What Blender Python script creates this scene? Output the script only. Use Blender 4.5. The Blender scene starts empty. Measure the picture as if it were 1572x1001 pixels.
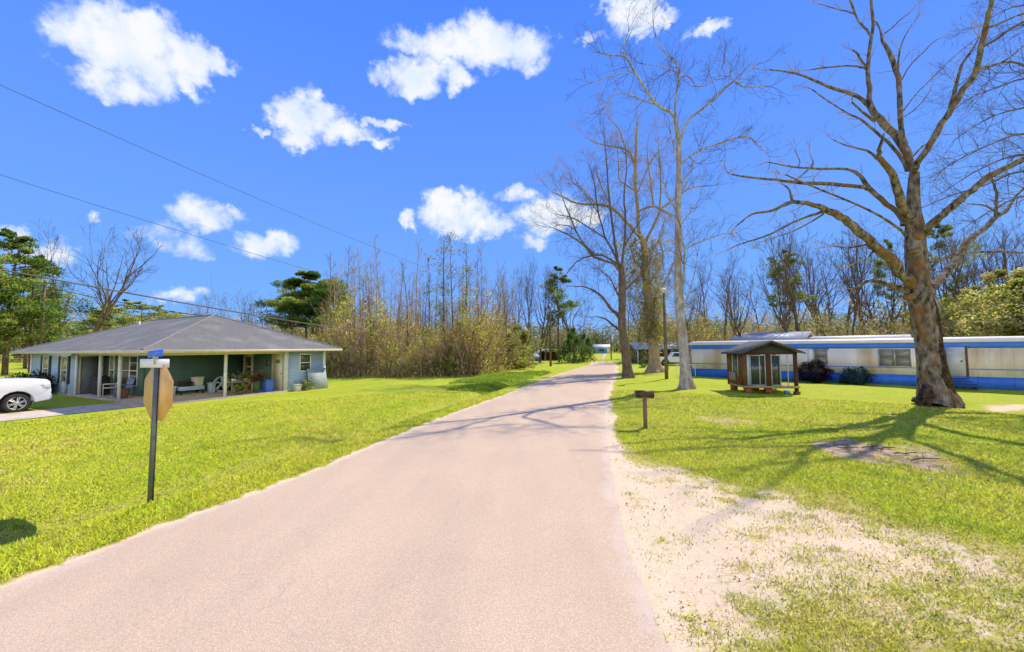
import bpy, math, random
import numpy as np
from mathutils import Vector, Matrix, noise as mnoise

R = math.radians
sc = bpy.context.scene
COL = bpy.context.collection
np.random.seed(7)

# ------------------------------------------------------------------ camera
F, CX, CY = 600.0, 786.0, 500.5
CAMH = 2.4
CAMP = Vector((0, 0, CAMH))
M3 = (Matrix.Rotation(math.pi/2 + math.atan(33.5/F), 3, 'X') @ Matrix.Rotation(R(-0.5), 3, 'Z'))
cam = bpy.data.cameras.new("camera")
cam.sensor_width = 36.0
cam.lens = 36.0*F/1572.0
cam.clip_start = 0.05
cam.clip_end = 6000
camo = bpy.data.objects.new("camera", cam)
COL.objects.link(camo)
camo.matrix_world = Matrix.Translation(CAMP) @ M3.to_4x4()
sc.camera = camo

def ray(px, py):
    return M3 @ Vector(((px-CX)/F, -(py-CY)/F, -1.0))
def G(px, py, z=0.0):
    d = ray(px, py)
    t = (z-CAMH)/d.z
    return Vector((d.x*t, d.y*t, z))
def P(px, py, Y):
    d = ray(px, py)
    t = Y/d.y
    return Vector((d.x*t, Y, CAMH+d.z*t))

# ------------------------------------------------------------------ lights / view
sc.view_settings.view_transform = 'Standard'
sc.view_settings.look = 'None'
sc.view_settings.exposure = 0
sc.view_settings.gamma = 1
try:
    sc.cycles.max_bounces = 6
    sc.cycles.transparent_max_bounces = 8
    sc.cycles.use_adaptive_sampling = True
    sc.cycles.use_denoising = True
except Exception:
    pass
SUN_AZ, SUN_EL = R(50), R(50)
sd = Vector((math.cos(SUN_EL)*math.sin(SUN_AZ), math.cos(SUN_EL)*math.cos(SUN_AZ), math.sin(SUN_EL)))
sun = bpy.data.lights.new("sun", 'SUN')
sun.energy = 5.0
sun.angle = R(0.55)
sun.color = (1.0, 0.93, 0.765)
suno = bpy.data.objects.new("sun", sun)
COL.objects.link(suno)
suno.rotation_euler = sd.to_track_quat('Z', 'Y').to_euler()

world = bpy.data.worlds.new("World")
sc.world = world
world.use_nodes = True
wn = world.node_tree
wn.nodes.clear()
def wnode(t, **kw):
    n = wn.nodes.new(t)
    for k, v in kw.items():
        setattr(n, k, v)
    return n
def wmath(op, a, b=None, c=None, clamp=False):
    n = wn.nodes.new('ShaderNodeMath'); n.operation = op; n.use_clamp = clamp
    for i, v in enumerate((a, b, c)):
        if v is None: continue
        if isinstance(v, (int, float)): n.inputs[i].default_value = v
        else: wn.links.new(v, n.inputs[i])
    return n.outputs[0]
sky = wnode('ShaderNodeTexSky'); sky.sky_type = 'NISHITA'
sky.sun_disc = False
sky.sun_elevation = SUN_EL; sky.sun_rotation = SUN_AZ
sky.air_density = 1.0; sky.dust_density = 0.3; sky.ozone_density = 3.0
tint = wnode('ShaderNodeMix'); tint.data_type = 'RGBA'; tint.blend_type = 'MULTIPLY'
tint.inputs[0].default_value = 1.0
wn.links.new(sky.outputs[0], tint.inputs[6])
tint.inputs[7].default_value = (1.05, 1.10, 1.55, 1)
geo = wnode('ShaderNodeTexCoord')
sep = wnode('ShaderNodeSeparateXYZ')
wn.links.new(geo.outputs['Generated'], sep.inputs[0])
# direction -> azimuth / elevation
az = wmath('ARCTAN2', sep.outputs[0], sep.outputs[1])
el = wmath('ARCSINE', sep.outputs[2])
# noise distortion of the cloud outlines
def wnoise(scale, detail, rough=0.55, off=0.0):
    n = wnode('ShaderNodeTexNoise'); n.inputs['Scale'].default_value = scale
    n.inputs['Detail'].default_value = detail; n.inputs['Roughness'].default_value = rough
    if off:
        m = wnode('ShaderNodeVectorMath'); m.operation = 'ADD'
        wn.links.new(geo.outputs['Generated'], m.inputs[0]); m.inputs[1].default_value = (off, off*2, -off)
        wn.links.new(m.outputs[0], n.inputs['Vector'])
    else:
        wn.links.new(geo.outputs['Generated'], n.inputs['Vector'])
    return n.outputs[0]
na = wnoise(9, 4); nb = wnoise(9, 4, off=3.7)
nc_ = wnoise(34, 5, .6, off=2.2); nd_ = wnoise(34, 5, .6, off=6.4)
azd = wmath('ADD', wmath('ADD', az, wmath('MULTIPLY', wmath('SUBTRACT', na, 0.5), 0.11)), wmath('MULTIPLY', wmath('SUBTRACT', nc_, 0.5), 0.07))
eld = wmath('ADD', wmath('ADD', el, wmath('MULTIPLY', wmath('SUBTRACT', nb, 0.5), 0.08)), wmath('MULTIPLY', wmath('SUBTRACT', nd_, 0.5), 0.055))
BL = [(195,80,100,50,1),(215,45,62,32,1),(130,62,46,30,1),(285,92,62,30,1),(338,100,34,14,.8),(165,125,56,20,.8),(292,132,40,18,.9),
 (715,72,112,32,1),(748,48,50,32,1),(808,78,42,34,1),(625,66,40,14,.7),(650,108,62,18,1),(640,126,42,22,1),(702,126,28,18,1),(588,108,26,12,.7),
 (470,190,62,30,1),(488,172,46,24,1),(525,200,60,22,1),(585,190,34,9,.8),(455,216,44,20,1),(578,221,34,8,.75),(424,184,26,20,.9),(392,205,12,6,.6),
 (975,18,44,18,1),(990,36,52,15,1),(938,10,26,9,.8),(1086,42,24,11,.85),(908,55,24,6,.45),
 (700,330,56,30,1),(684,308,36,18,1),(745,345,44,20,1),(800,300,32,12,.7),(850,328,58,26,1),(822,370,24,14,.7),(895,330,34,18,.85),(625,341,12,9,.7),
 (312,331,62,22,.85),(374,328,24,8,.5),(270,372,46,17,.5),(220,352,34,12,.35),(403,373,56,20,.9),(278,449,38,14,.85),(0,350,26,11,.8),(52,386,52,24,.6),(156,333,16,8,.5),(290,384,30,10,.4)]
field = None; hfield = None
for (bx_, by_, rx_, ry_, w_) in BL:
    d0 = ray(bx_, by_).normalized()
    a0 = math.atan2(d0.x, d0.y); e0 = math.asin(d0.z)
    d1 = ray(bx_+rx_, by_).normalized(); d2 = ray(bx_, by_-ry_).normalized()
    d3 = ray(bx_-rx_, by_).normalized()
    ra = abs(math.atan2(d1.x, d1.y)-math.atan2(d3.x, d3.y))/2*1.12; re = abs(math.asin(d2.z)-e0)*1.3
    u = wmath('DIVIDE', wmath('SUBTRACT', azd, a0), ra)
    v = wmath('DIVIDE', wmath('SUBTRACT', eld, e0), re)
    q = wmath('MULTIPLY_ADD', v, v, wmath('MULTIPLY', u, u))
    g = wmath('MULTIPLY_ADD', q, -w_, w_)        # w*(1-q)
    field = g if field is None else wmath('SMOOTH_MAX', field, g, 0.12)
nf = wnoise(22, 9, 0.60, off=1.3)
fr = wmath('ADD', field, wmath('MULTIPLY', wmath('SUBTRACT', nf, 0.55), 2.1))
ss = wnode('ShaderNodeMapRange'); ss.interpolation_type = 'SMOOTHSTEP'
wn.links.new(fr, ss.inputs[0]); ss.inputs[1].default_value = -0.25; ss.inputs[2].default_value = 0.78
grad = wnode('ShaderNodeValToRGB')
wn.links.new(wmath('DIVIDE', el, 1.2), grad.inputs[0])
for pos_, c_ in ((0.0, (0.24, 0.51, 1.05)), (0.12, (0.185, 0.44, 1.05)), (0.35, (0.135, 0.345, 1.05)), (0.62, (0.085, 0.265, 1.03)), (1.0, (0.05, 0.20, 0.95))):
    if pos_ in (0.0, 1.0): e_ = grad.color_ramp.elements[0 if pos_ == 0.0 else len(grad.color_ramp.elements)-1]
    else: e_ = grad.color_ramp.elements.new(pos_)
    e_.position = pos_; e_.color = (*c_, 1)
gs = wnode('ShaderNodeVectorMath'); gs.operation = 'SCALE'; gs.inputs['Scale'].default_value = 8.0
wn.links.new(grad.outputs[0], gs.inputs[0])
blend = wnode('ShaderNodeMix'); blend.data_type = 'RGBA'; blend.inputs[0].default_value = 0.97
wn.links.new(tint.outputs[2], blend.inputs[6]); wn.links.new(gs.outputs[0], blend.inputs[7])
cmask = wmath('MULTIPLY', ss.outputs[0], 0.97)
# cloud shading: bright body, faintly blue thin parts
sh = wnode('ShaderNodeMapRange'); wn.links.new(fr, sh.inputs[0]); sh.inputs[1].default_value = 0.1; sh.inputs[2].default_value = 0.9
cc = wnode('ShaderNodeMix'); cc.data_type = 'RGBA'
ng_ = wnoise(14, 5, .55, off=8.2)
shg = wnode('ShaderNodeMapRange'); wn.links.new(ng_, shg.inputs[0]); shg.inputs[1].default_value = .40; shg.inputs[2].default_value = .56; shg.inputs[3].default_value = .35; shg.inputs[4].default_value = 1.0
wn.links.new(wmath('MULTIPLY', sh.outputs[0], shg.outputs[0]), cc.inputs[0])
K = 8.0
cc.inputs[6].default_value = (0.72*K, 0.84*K, 1.0*K, 1); cc.inputs[7].default_value = (0.97*K, 0.985*K, 1.03*K, 1)
mx = wnode('ShaderNodeMix'); mx.data_type = 'RGBA'
wn.links.new(cmask, mx.inputs[0]); wn.links.new(blend.outputs[2], mx.inputs[6]); wn.links.new(cc.outputs[2], mx.inputs[7])
# unseen bright cloud band added behind the viewer as fill light
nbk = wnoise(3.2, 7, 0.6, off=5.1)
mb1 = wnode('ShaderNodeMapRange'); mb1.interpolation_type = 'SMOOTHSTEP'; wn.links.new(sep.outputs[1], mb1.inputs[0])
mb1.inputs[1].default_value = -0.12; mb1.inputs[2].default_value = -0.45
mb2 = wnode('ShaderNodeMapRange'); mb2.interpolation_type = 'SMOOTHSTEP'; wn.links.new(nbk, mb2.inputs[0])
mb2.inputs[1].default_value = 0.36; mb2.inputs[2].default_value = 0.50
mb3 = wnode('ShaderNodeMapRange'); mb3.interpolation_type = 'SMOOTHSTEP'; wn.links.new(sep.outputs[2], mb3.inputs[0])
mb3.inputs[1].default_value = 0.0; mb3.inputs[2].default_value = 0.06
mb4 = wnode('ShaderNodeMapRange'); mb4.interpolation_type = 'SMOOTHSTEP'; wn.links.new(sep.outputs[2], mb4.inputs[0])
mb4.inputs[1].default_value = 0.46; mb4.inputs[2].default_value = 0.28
fill_mask = wmath('MULTIPLY', wmath('MULTIPLY', mb1.outputs[0], mb2.outputs[0]), wmath('MULTIPLY', mb3.outputs[0], mb4.outputs[0]))
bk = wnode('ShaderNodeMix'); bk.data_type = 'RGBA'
wn.links.new(fill_mask, bk.inputs[0]); wn.links.new(mx.outputs[2], bk.inputs[6]); bk.inputs[7].default_value = (21, 18.8, 15.5, 1)
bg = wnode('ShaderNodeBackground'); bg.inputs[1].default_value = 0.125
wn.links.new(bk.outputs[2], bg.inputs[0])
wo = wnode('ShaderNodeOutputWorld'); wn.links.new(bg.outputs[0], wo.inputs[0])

# ------------------------------------------------------------------ materials
MATS = {}
def mat(name, c1, c2=None, scale=6.0, rough=0.85, bump=0.0, bscale=None, stretch=(1,1,1), attr=False, spec=0.25,
        metal=0.0, trans=0.0, siding=0.0, detail=6.0, c3=None, scale3=0.7, bdist=0.02):
    if name in MATS: return MATS[name]
    m = bpy.data.materials.new(name); m.use_nodes = True
    nt = m.node_tree; nt.nodes.clear()
    L = nt.links.new
    out = nt.nodes.new('ShaderNodeOutputMaterial')
    b = nt.nodes.new('ShaderNodeBsdfPrincipled')
    b.inputs['Roughness'].default_value = rough
    b.inputs['Metallic'].default_value = metal
    b.inputs['Specular IOR Level'].default_value = spec
    tc = nt.nodes.new('ShaderNodeTexCoord'); mp = nt.nodes.new('ShaderNodeMapping')
    mp.inputs['Scale'].default_value = stretch
    L(tc.outputs['Object'], mp.inputs[0])
    c2 = c2 or tuple(x*0.8 for x in c1)
    nz = nt.nodes.new('ShaderNodeTexNoise'); nz.inputs['Scale'].default_value = scale; nz.inputs['Detail'].default_value = detail
    L(mp.outputs[0], nz.inputs['Vector'])
    rp = nt.nodes.new('ShaderNodeMapRange'); rp.inputs[1].default_value = 0.33; rp.inputs[2].default_value = 0.67
    L(nz.outputs[0], rp.inputs[0])
    mix = nt.nodes.new('ShaderNodeMix'); mix.data_type = 'RGBA'
    L(rp.outputs[0], mix.inputs[0])
    mix.inputs[6].default_value = (*c1, 1); mix.inputs[7].default_value = (*c2, 1)
    col = mix.outputs[2]
    if c3:
        n3 = nt.nodes.new('ShaderNodeTexNoise'); n3.inputs['Scale'].default_value = scale3; n3.inputs['Detail'].default_value = 4
        L(mp.outputs[0], n3.inputs['Vector'])
        r3 = nt.nodes.new('ShaderNodeMapRange'); r3.inputs[1].default_value = 0.5; r3.inputs[2].default_value = 0.68
        L(n3.outputs[0], r3.inputs[0])
        m3 = nt.nodes.new('ShaderNodeMix'); m3.data_type = 'RGBA'
        L(r3.outputs[0], m3.inputs[0]); L(col, m3.inputs[6]); m3.inputs[7].default_value = (*c3, 1)
        col = m3.outputs[2]
    if attr:
        a = nt.nodes.new('ShaderNodeAttribute'); a.attribute_name = 'Col'
        mm = nt.nodes.new('ShaderNodeMix'); mm.data_type = 'RGBA'; mm.blend_type = 'MULTIPLY'; mm.inputs[0].default_value = 1
        L(col, mm.inputs[6]); L(a.outputs['Color'], mm.inputs[7])
        col = mm.outputs[2]
    hsock = None
    if siding:
        sx = nt.nodes.new('ShaderNodeSeparateXYZ'); L(tc.outputs['Object'], sx.inputs[0])
        d = nt.nodes.new('ShaderNodeMath'); d.operation = 'DIVIDE'; L(sx.outputs[2], d.inputs[0]); d.inputs[1].default_value = siding
        fr_ = nt.nodes.new('ShaderNodeMath'); fr_.operation = 'FRACT'; L(d.outputs[0], fr_.inputs[0])
        st = nt.nodes.new('ShaderNodeMapRange'); st.inputs[1].default_value = 0.86; st.inputs[2].default_value = 0.97
        st.inputs[3].default_value = 1.0; st.inputs[4].default_value = 0.45
        L(fr_.outputs[0], st.inputs[0])
        mm = nt.nodes.new('ShaderNodeMix'); mm.data_type = 'RGBA'; mm.blend_type = 'MULTIPLY'; mm.inputs[0].default_value = 1
        L(col, mm.inputs[6]); L(st.outputs[0], mm.inputs[7]); col = mm.outputs[2]
        inv = nt.nodes.new('ShaderNodeMath'); inv.operation = 'SUBTRACT'; inv.inputs[0].default_value = 1.0; L(fr_.outputs[0], inv.inputs[1])
        hsock = inv.outputs[0]
    L(col, b.inputs['Base Color'])
    if name in ('grass_blade', 'foliage', 'litter'):
        cn = nt.nodes.new('ShaderNodeCombineXYZ'); cn.inputs[2].default_value = 1.0
        gn = nt.nodes.new('ShaderNodeNewGeometry')
        vm = nt.nodes.new('ShaderNodeVectorMath'); vm.operation = 'MULTIPLY_ADD'
        L(gn.outputs['Normal'], vm.inputs[0]); vm.inputs[1].default_value = (.35, .35, .35) if name == 'grass_blade' else (.45, .45, .45); L(cn.outputs[0], vm.inputs[2])
        vn = nt.nodes.new('ShaderNodeVectorMath'); vn.operation = 'NORMALIZE'; L(vm.outputs[0], vn.inputs[0]); L(vn.outputs[0], b.inputs['Normal'])
    if bump or hsock:
        bp = nt.nodes.new('ShaderNodeBump'); bp.inputs['Strength'].default_value = bump or 0.6
        bp.inputs['Distance'].default_value = bdist
        if hsock: L(hsock, bp.inputs['Height'])
        else:
            nb_ = nt.nodes.new('ShaderNodeTexNoise'); nb_.inputs['Scale'].default_value = bscale or scale*2; nb_.inputs['Detail'].default_value = 6
            L(mp.outputs[0], nb_.inputs['Vector']); L(nb_.outputs[0], bp.inputs['Height'])
        L(bp.outputs[0], b.inputs['Normal'])
    if trans:
        t = nt.nodes.new('ShaderNodeBsdfTranslucent'); L(col, t.inputs[0])
        ms = nt.nodes.new('ShaderNodeMixShader'); ms.inputs[0].default_value = trans
        L(b.outputs[0], ms.inputs[1]); L(t.outputs[0], ms.inputs[2]); L(ms.outputs[0], out.inputs[0])
    else:
        L(b.outputs[0], out.inputs[0])
    MATS[name] = m
    return m

# ------------------------------------------------------------------ mesh buffer
class Buf:
    def __init__(s):
        s.v = []; s.f3 = []; s.f4 = []; s.ng = []; s.c = []; s.n = 0
    def add(s, v, f3=None, f4=None, col=(1,1,1), ng=None):
        v = np.asarray(v, dtype=np.float32).reshape(-1, 3)
        if f3 is not None and len(f3): s.f3.append(np.asarray(f3, dtype=np.int32).reshape(-1, 3)+s.n)
        if f4 is not None and len(f4): s.f4.append(np.asarray(f4, dtype=np.int32).reshape(-1, 4)+s.n)
        if ng: s.ng += [[i+s.n for i in f] for f in ng]
        c = np.asarray(col, dtype=np.float32)
        if c.ndim == 1: c = np.broadcast_to(c, (len(v), 3))
        s.v.append(v); s.c.append(c); s.n += len(v)
    def box(s, x0, x1, y0, y1, z0, z1, col=(1,1,1)):
        v = [(x0,y0,z0),(x1,y0,z0),(x1,y1,z0),(x0,y1,z0),(x0,y0,z1),(x1,y0,z1),(x1,y1,z1),(x0,y1,z1)]
        s.add(v, None, [(0,3,2,1),(4,5,6,7),(0,1,5,4),(1,2,6,5),(2,3,7,6),(3,0,4,7)], col)
    def obox(s, c, size, rz=0, tilt=None, col=(1,1,1)):
        m = Matrix.Translation(c) @ Matrix.Rotation(rz, 4, 'Z')
        if tilt: m = m @ Matrix.Rotation(tilt[0], 4, tilt[1])
        hx, hy, hz = (q/2 for q in size)
        v = [m @ Vector(q) for q in [(-hx,-hy,-hz),(hx,-hy,-hz),(hx,hy,-hz),(-hx,hy,-hz),(-hx,-hy,hz),(hx,-hy,hz),(hx,hy,hz),(-hx,hy,hz)]]
        s.add([tuple(q) for q in v], None, [(0,3,2,1),(4,5,6,7),(0,1,5,4),(1,2,6,5),(2,3,7,6),(3,0,4,7)], col)
    def tube(s, pts, rad, sides=5, col=(1,1,1), rng=None, rough=0.0):
        p = np.asarray(pts, dtype=np.float64); n = len(p)
        r = np.asarray(rad, dtype=np.float64)
        t = np.empty_like(p); t[1:-1] = p[2:]-p[:-2]; t[0] = p[1]-p[0]; t[-1] = p[-1]-p[-2]
        t /= (np.linalg.norm(t, axis=1)[:, None]+1e-9)
        m = t.mean(axis=0)
        ref = np.array([1.0,0,0]) if abs(m[0]) < 0.6*np.linalg.norm(m)+1e-9 else np.array([0,1.0,0])
        if abs(m[2]) < 0.5*np.linalg.norm(m): ref = np.array([0,0,1.0])
        a = np.cross(t, ref); a /= (np.linalg.norm(a, axis=1)[:, None]+1e-9)
        b = np.cross(t, a)
        th = np.arange(sides)*2*math.pi/sides
        rr = np.broadcast_to(r[:, None], (n, sides)).copy()
        if rough: rr *= 1+np.random.uniform(-rough, rough, (n, sides))
        v = p[:, None, :] + rr[:, :, None]*(np.cos(th)[None, :, None]*a[:, None, :] + np.sin(th)[None, :, None]*b[:, None, :])
        i = np.arange(n-1)[:, None]*sides; j = np.arange(sides)[None, :]; j2 = (j+1) % sides
        f = np.stack([i+j, i+j2, i+sides+j2, i+sides+j], axis=2).reshape(-1, 4)
        s.add(v.reshape(-1, 3), None, f, col)
    def capt(s, pts, rad, sides=8, col=(1,1,1)):     # tube with closed ends
        st = s.n; s.tube(pts, rad, sides, col)
        n = len(pts)
        s.ng.append([st+k for k in range(sides)][::-1]); s.ng.append([st+(n-1)*sides+k for k in range(sides)])
    def leaves(s, pts, size, cols, up=0.0, aspect=0.45):
        p = np.asarray(pts, dtype=np.float64); n = len(p)
        if n == 0: return
        d = np.random.normal(size=(n, 3)); d[:, 2] += up; d /= np.linalg.norm(d, axis=1)[:, None]
        e = np.cross(d, np.random.normal(size=(n, 3))); e /= (np.linalg.norm(e, axis=1)[:, None]+1e-9)
        sz = np.broadcast_to(np.asarray(size, dtype=np.float64), (n,))*np.random.uniform(.6, 1.3, n)
        v = np.stack([p-e*sz[:, None]*aspect, p+e*sz[:, None]*aspect, p+d*sz[:, None]*1.1], axis=1)
        c = np.repeat(np.asarray(cols, dtype=np.float32).reshape(-1, 3) if np.ndim(cols) > 1 else np.broadcast_to(np.asarray(cols, np.float32), (n, 3)), 3, axis=0)
        s.add(v.reshape(-1, 3), np.arange(n*3).reshape(-1, 3), None, c)
    def poly(s, verts, col=(1,1,1)):
        s.add(verts, None, None, col, ng=[list(range(len(verts)))])
    def prism(s, prof, y0, y1, col=(1,1,1), axis='y', shape=None):
        n = len(prof)
        if axis == 'y': v = [(a, y0, b) for a, b in prof]+[(a, y1, b) for a, b in prof]
        elif axis == 'x': v = [(y0, a, b) for a, b in prof]+[(y1, a, b) for a, b in prof]
        else: v = [(a, b, y0) for a, b in prof]+[(a, b, y1) for a, b in prof]
        if shape: v = [shape(*q) for q in v]
        ng = [list(range(n)), list(range(2*n-1, n-1, -1))]+[[i, (i+1) % n+0, n+(i+1) % n, n+i][::-1] for i in range(n)]
        s.add(v, None, None, col, ng=ng)
    def build(s, name, m, parent=None, smooth=False, loc=None, rz=None, bevel=0.0):
        me = bpy.data.meshes.new(name)
        v = np.concatenate(s.v); c = np.concatenate(s.c)
        f3 = np.concatenate(s.f3) if s.f3 else np.zeros((0, 3), np.int32)
        f4 = np.concatenate(s.f4) if s.f4 else np.zeros((0, 4), np.int32)
        ngl = [len(f) for f in s.ng]; ngi = [i for f in s.ng for i in f]
        li = np.concatenate([f3.ravel(), f4.ravel(), np.array(ngi, dtype=np.int32)]).astype(np.int32)
        tot = np.concatenate([np.full(len(f3), 3), np.full(len(f4), 4), np.array(ngl, dtype=int)]).astype(np.int32)
        me.vertices.add(len(v)); me.vertices.foreach_set('co', v.ravel())
        me.loops.add(len(li)); me.loops.foreach_set('vertex_index', li)
        me.polygons.add(len(tot)); starts = np.concatenate([[0], np.cumsum(tot)[:-1]]).astype(np.int32)
        me.polygons.foreach_set('loop_start', starts); me.polygons.foreach_set('loop_total', tot)
        if smooth: me.polygons.foreach_set('use_smooth', np.ones(len(tot), dtype=bool))
        me.update(calc_edges=True)
        a = me.color_attributes.new('Col', 'FLOAT_COLOR', 'POINT')
        a.data.foreach_set('color', np.concatenate([c, np.ones((len(c), 1), np.float32)], axis=1).ravel())
        me.materials.append(m)
        o = bpy.data.objects.new(name, me); COL.objects.link(o)
        if parent: o.parent = parent
        if loc is not None: o.location = loc
        if rz is not None: o.rotation_euler = (0, 0, rz)
        if bevel:
            bm_ = o.modifiers.new('bevel', 'BEVEL'); bm_.width = bevel; bm_.segments = 2; bm_.limit_method = 'ANGLE'
        return o

def tag(o, label=None, cat=None, group=None, kind=None):
    if label: o['label'] = label
    if cat: o['category'] = cat
    if group: o['group'] = group
    if kind: o['kind'] = kind
    return o
def empty(name, loc, rz=0, label=None, cat=None, group=None):
    o = bpy.data.objects.new(name, None); COL.objects.link(o)
    o.location = loc; o.rotation_euler = (0, 0, rz); o.empty_display_size = 0.3
    return tag(o, label, cat, group)
def copy_tree(o, loc, rz=0.0, scale=1.0, label=None, group=None, zs=None):
    c = o.copy(); COL.objects.link(c)
    c.location = loc; c.rotation_euler = (0, 0, rz); c.scale = (scale, scale, zs or scale)
    if label: c['label'] = label
    if group: c['group'] = group
    for ch in list(o.children):
        k = ch.copy(); COL.objects.link(k); k.parent = c
        for g in list(ch.children):
            q = g.copy(); COL.objects.link(q); q.parent = k
    return c
def proto_place(o, loc, rz=0.0, scale=1.0, label=None, group=None):
    o.location = loc; o.rotation_euler = (0, 0, rz); o.scale = (scale,)*3
    if label: o['label'] = label
    if group: o['group'] = group
    return o

# ------------------------------------------------------------------ layout curves
LE = [G(*p) for p in [(0,906),(130,856),(250,810),(400,755),(500,717),(600,674),(700,634),(780,605),(850,578),(884,567),(908,560.5)]]
RE = [G(*p) for p in [(1035,1001),(985,900),(958,820),(944,760),(934,700),(928,660),(927,630),(929,605),(936,588),(942,574),(946,563)]]
ly = [-30, -6, -1, 2.2]+[p.y for p in LE]+[66, 82, 100, 130, 170]
lx = [-14, -14, -11, -6.6]+[p.x for p in LE]+[13.6, 17.4, 21.6, 29.4, 40]
ry = [-30, -6, 0]+[p.y for p in RE]+[66, 82, 100, 130, 170]
rx = [1.6, 1.5, 1.25]+[p.x for p in RE]+[16.4, 20.4, 25.0, 33.0, 44]
def XL(y): return np.interp(y, ly, lx)
def XR(y): return np.interp(y, ry, rx)
def sdf(px, py, poly):
    """signed distance (positive inside) of points to polygon"""
    poly = np.array(poly, dtype=float); n = len(poly)
    px = np.asarray(px, float); py = np.asarray(py, float)
    d = np.full(px.shape, 1e9); ins = np.zeros(px.shape, bool)
    for i in range(n):
        a = poly[i]; b = poly[(i+1) % n]
        e = b-a; wx = px-a[0]; wy = py-a[1]
        t = np.clip((wx*e[0]+wy*e[1])/(e@e+1e-12), 0, 1)
        d = np.minimum(d, np.hypot(wx-e[0]*t, wy-e[1]*t))
        c = ((a[1] > py) != (b[1] > py))
        xx = a[0]+(py-a[1])/(b[1]-a[1]+1e-12)*(b[0]-a[0])
        ins ^= (c & (px < xx))
    return np.where(ins, d, -d)
def gp(lst): return [(G(*p).x, G(*p).y) for p in lst]
SAND = gp([(915,668),(945,690),(990,712),(1060,735),(1140,752),(1230,768),(1330,776),(1420,796),(1500,815),(1640,842),(1700,1000),(1500,1060),(1330,1060),(1200,1080),(1120,1150),(1080,1200),(950,1200),(900,800)])
BARE = gp([(1236,676),(1300,677),(1390,684),(1465,714),(1450,724),(1380,716),(1300,702),(1255,692)])
BARE2 = gp([(1515,622),(1580,621),(1600,628),(1520,628)])
BARE3 = gp([(1060,640),(1120,636),(1180,652),(1120,655)])

HS = Vector((-15.76, 17.3, 0)); HRZ = math.atan2(-.455, .89)
hX = Vector((.89, -.455, 0)).normalized(); hY = Vector((.455, .89, 0)).normalized()
def HW(x, y, z=0): return HS+hX*x+hY*y+Vector((0, 0, z))
def hloc(x, y):
    dx = x-HS.x; dy = y-HS.y
    return dx*hX.x+dy*hX.y, dx*hY.x+dy*hY.y

def height(x, y):
    x = np.asarray(x, float); y = np.asarray(y, float)
    r = np.hypot(x, y)
    # slope of the road edge to turn x-offset into distance
    dl = (XL(y)-x)*0.9
    z = np.zeros(x.shape)
    fade = np.clip((45-y)/15, 0, 1)*np.clip((y+3)/3, 0, 1)
    z += (-0.24*np.exp(-((dl-1.6)/0.40)**2)+.05*np.exp(-((dl-.8)/0.35)**2))*fade
    off = np.clip(np.maximum(dl, x-XR(y))/0.8, 0, 1)
    z += off*0.05*(np.sin(x*0.55+1)*np.sin(y*0.43+2)+0.5*np.sin(x*1.3+y*0.9))*np.clip(30/(r+1), 0, 1)
    z += off*0.02*(np.sin(x*3.1+y*1.7)*np.sin(y*2.7-x*1.2))
    z += np.clip(r-80, 0, 300)*0.012*np.clip((y-20)/40, 0, 1)
    hx, hy = hloc(x, y)
    near_h = np.clip(1-np.maximum(np.maximum(-17.5-hx, hx-0.8), np.maximum(-9-hy, hy-9.5))/1.5, 0, 1)
    z = z*(1-near_h)
    return z
def H(x, y): return float(height(np.array([x]), np.array([y]))[0])
def GZ(px, py):
    g = G(px, py); g.z = H(g.x, g.y); return g

# ------------------------------------------------------------------ ground
NR, NA = 330, 720
rr = np.concatenate([[0], 0.6*np.power(4500.0/0.6, np.linspace(0, 1, NR-1))])
aa = np.linspace(0, 2*math.pi, NA, endpoint=False)
gx = (rr[:, None]*np.sin(aa)[None, :]); gy = (rr[:, None]*np.cos(aa)[None, :])
gz = height(gx, gy)
on_road = np.clip(np.minimum(gx-XL(gy), XR(gy)-gx)/0.15, 0, 1)
gz = gz-0.03*on_road
def fbm(x, y, s, seed=0):
    out = np.zeros(x.shape); a = 1.0
    r_ = np.random.RandomState(seed)
    for o_ in range(5):
        for k in range(3):
            th = r_.uniform(0, 6.28); ph = r_.uniform(0, 6.28)
            out += a*np.sin((x*math.cos(th)+y*math.sin(th))*s+ph)*np.sin((x*math.sin(th+.8)-y*math.cos(th+.8))*s*1.1+ph*2)/3
        s *= 2.03; a *= 0.6
    return out
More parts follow.
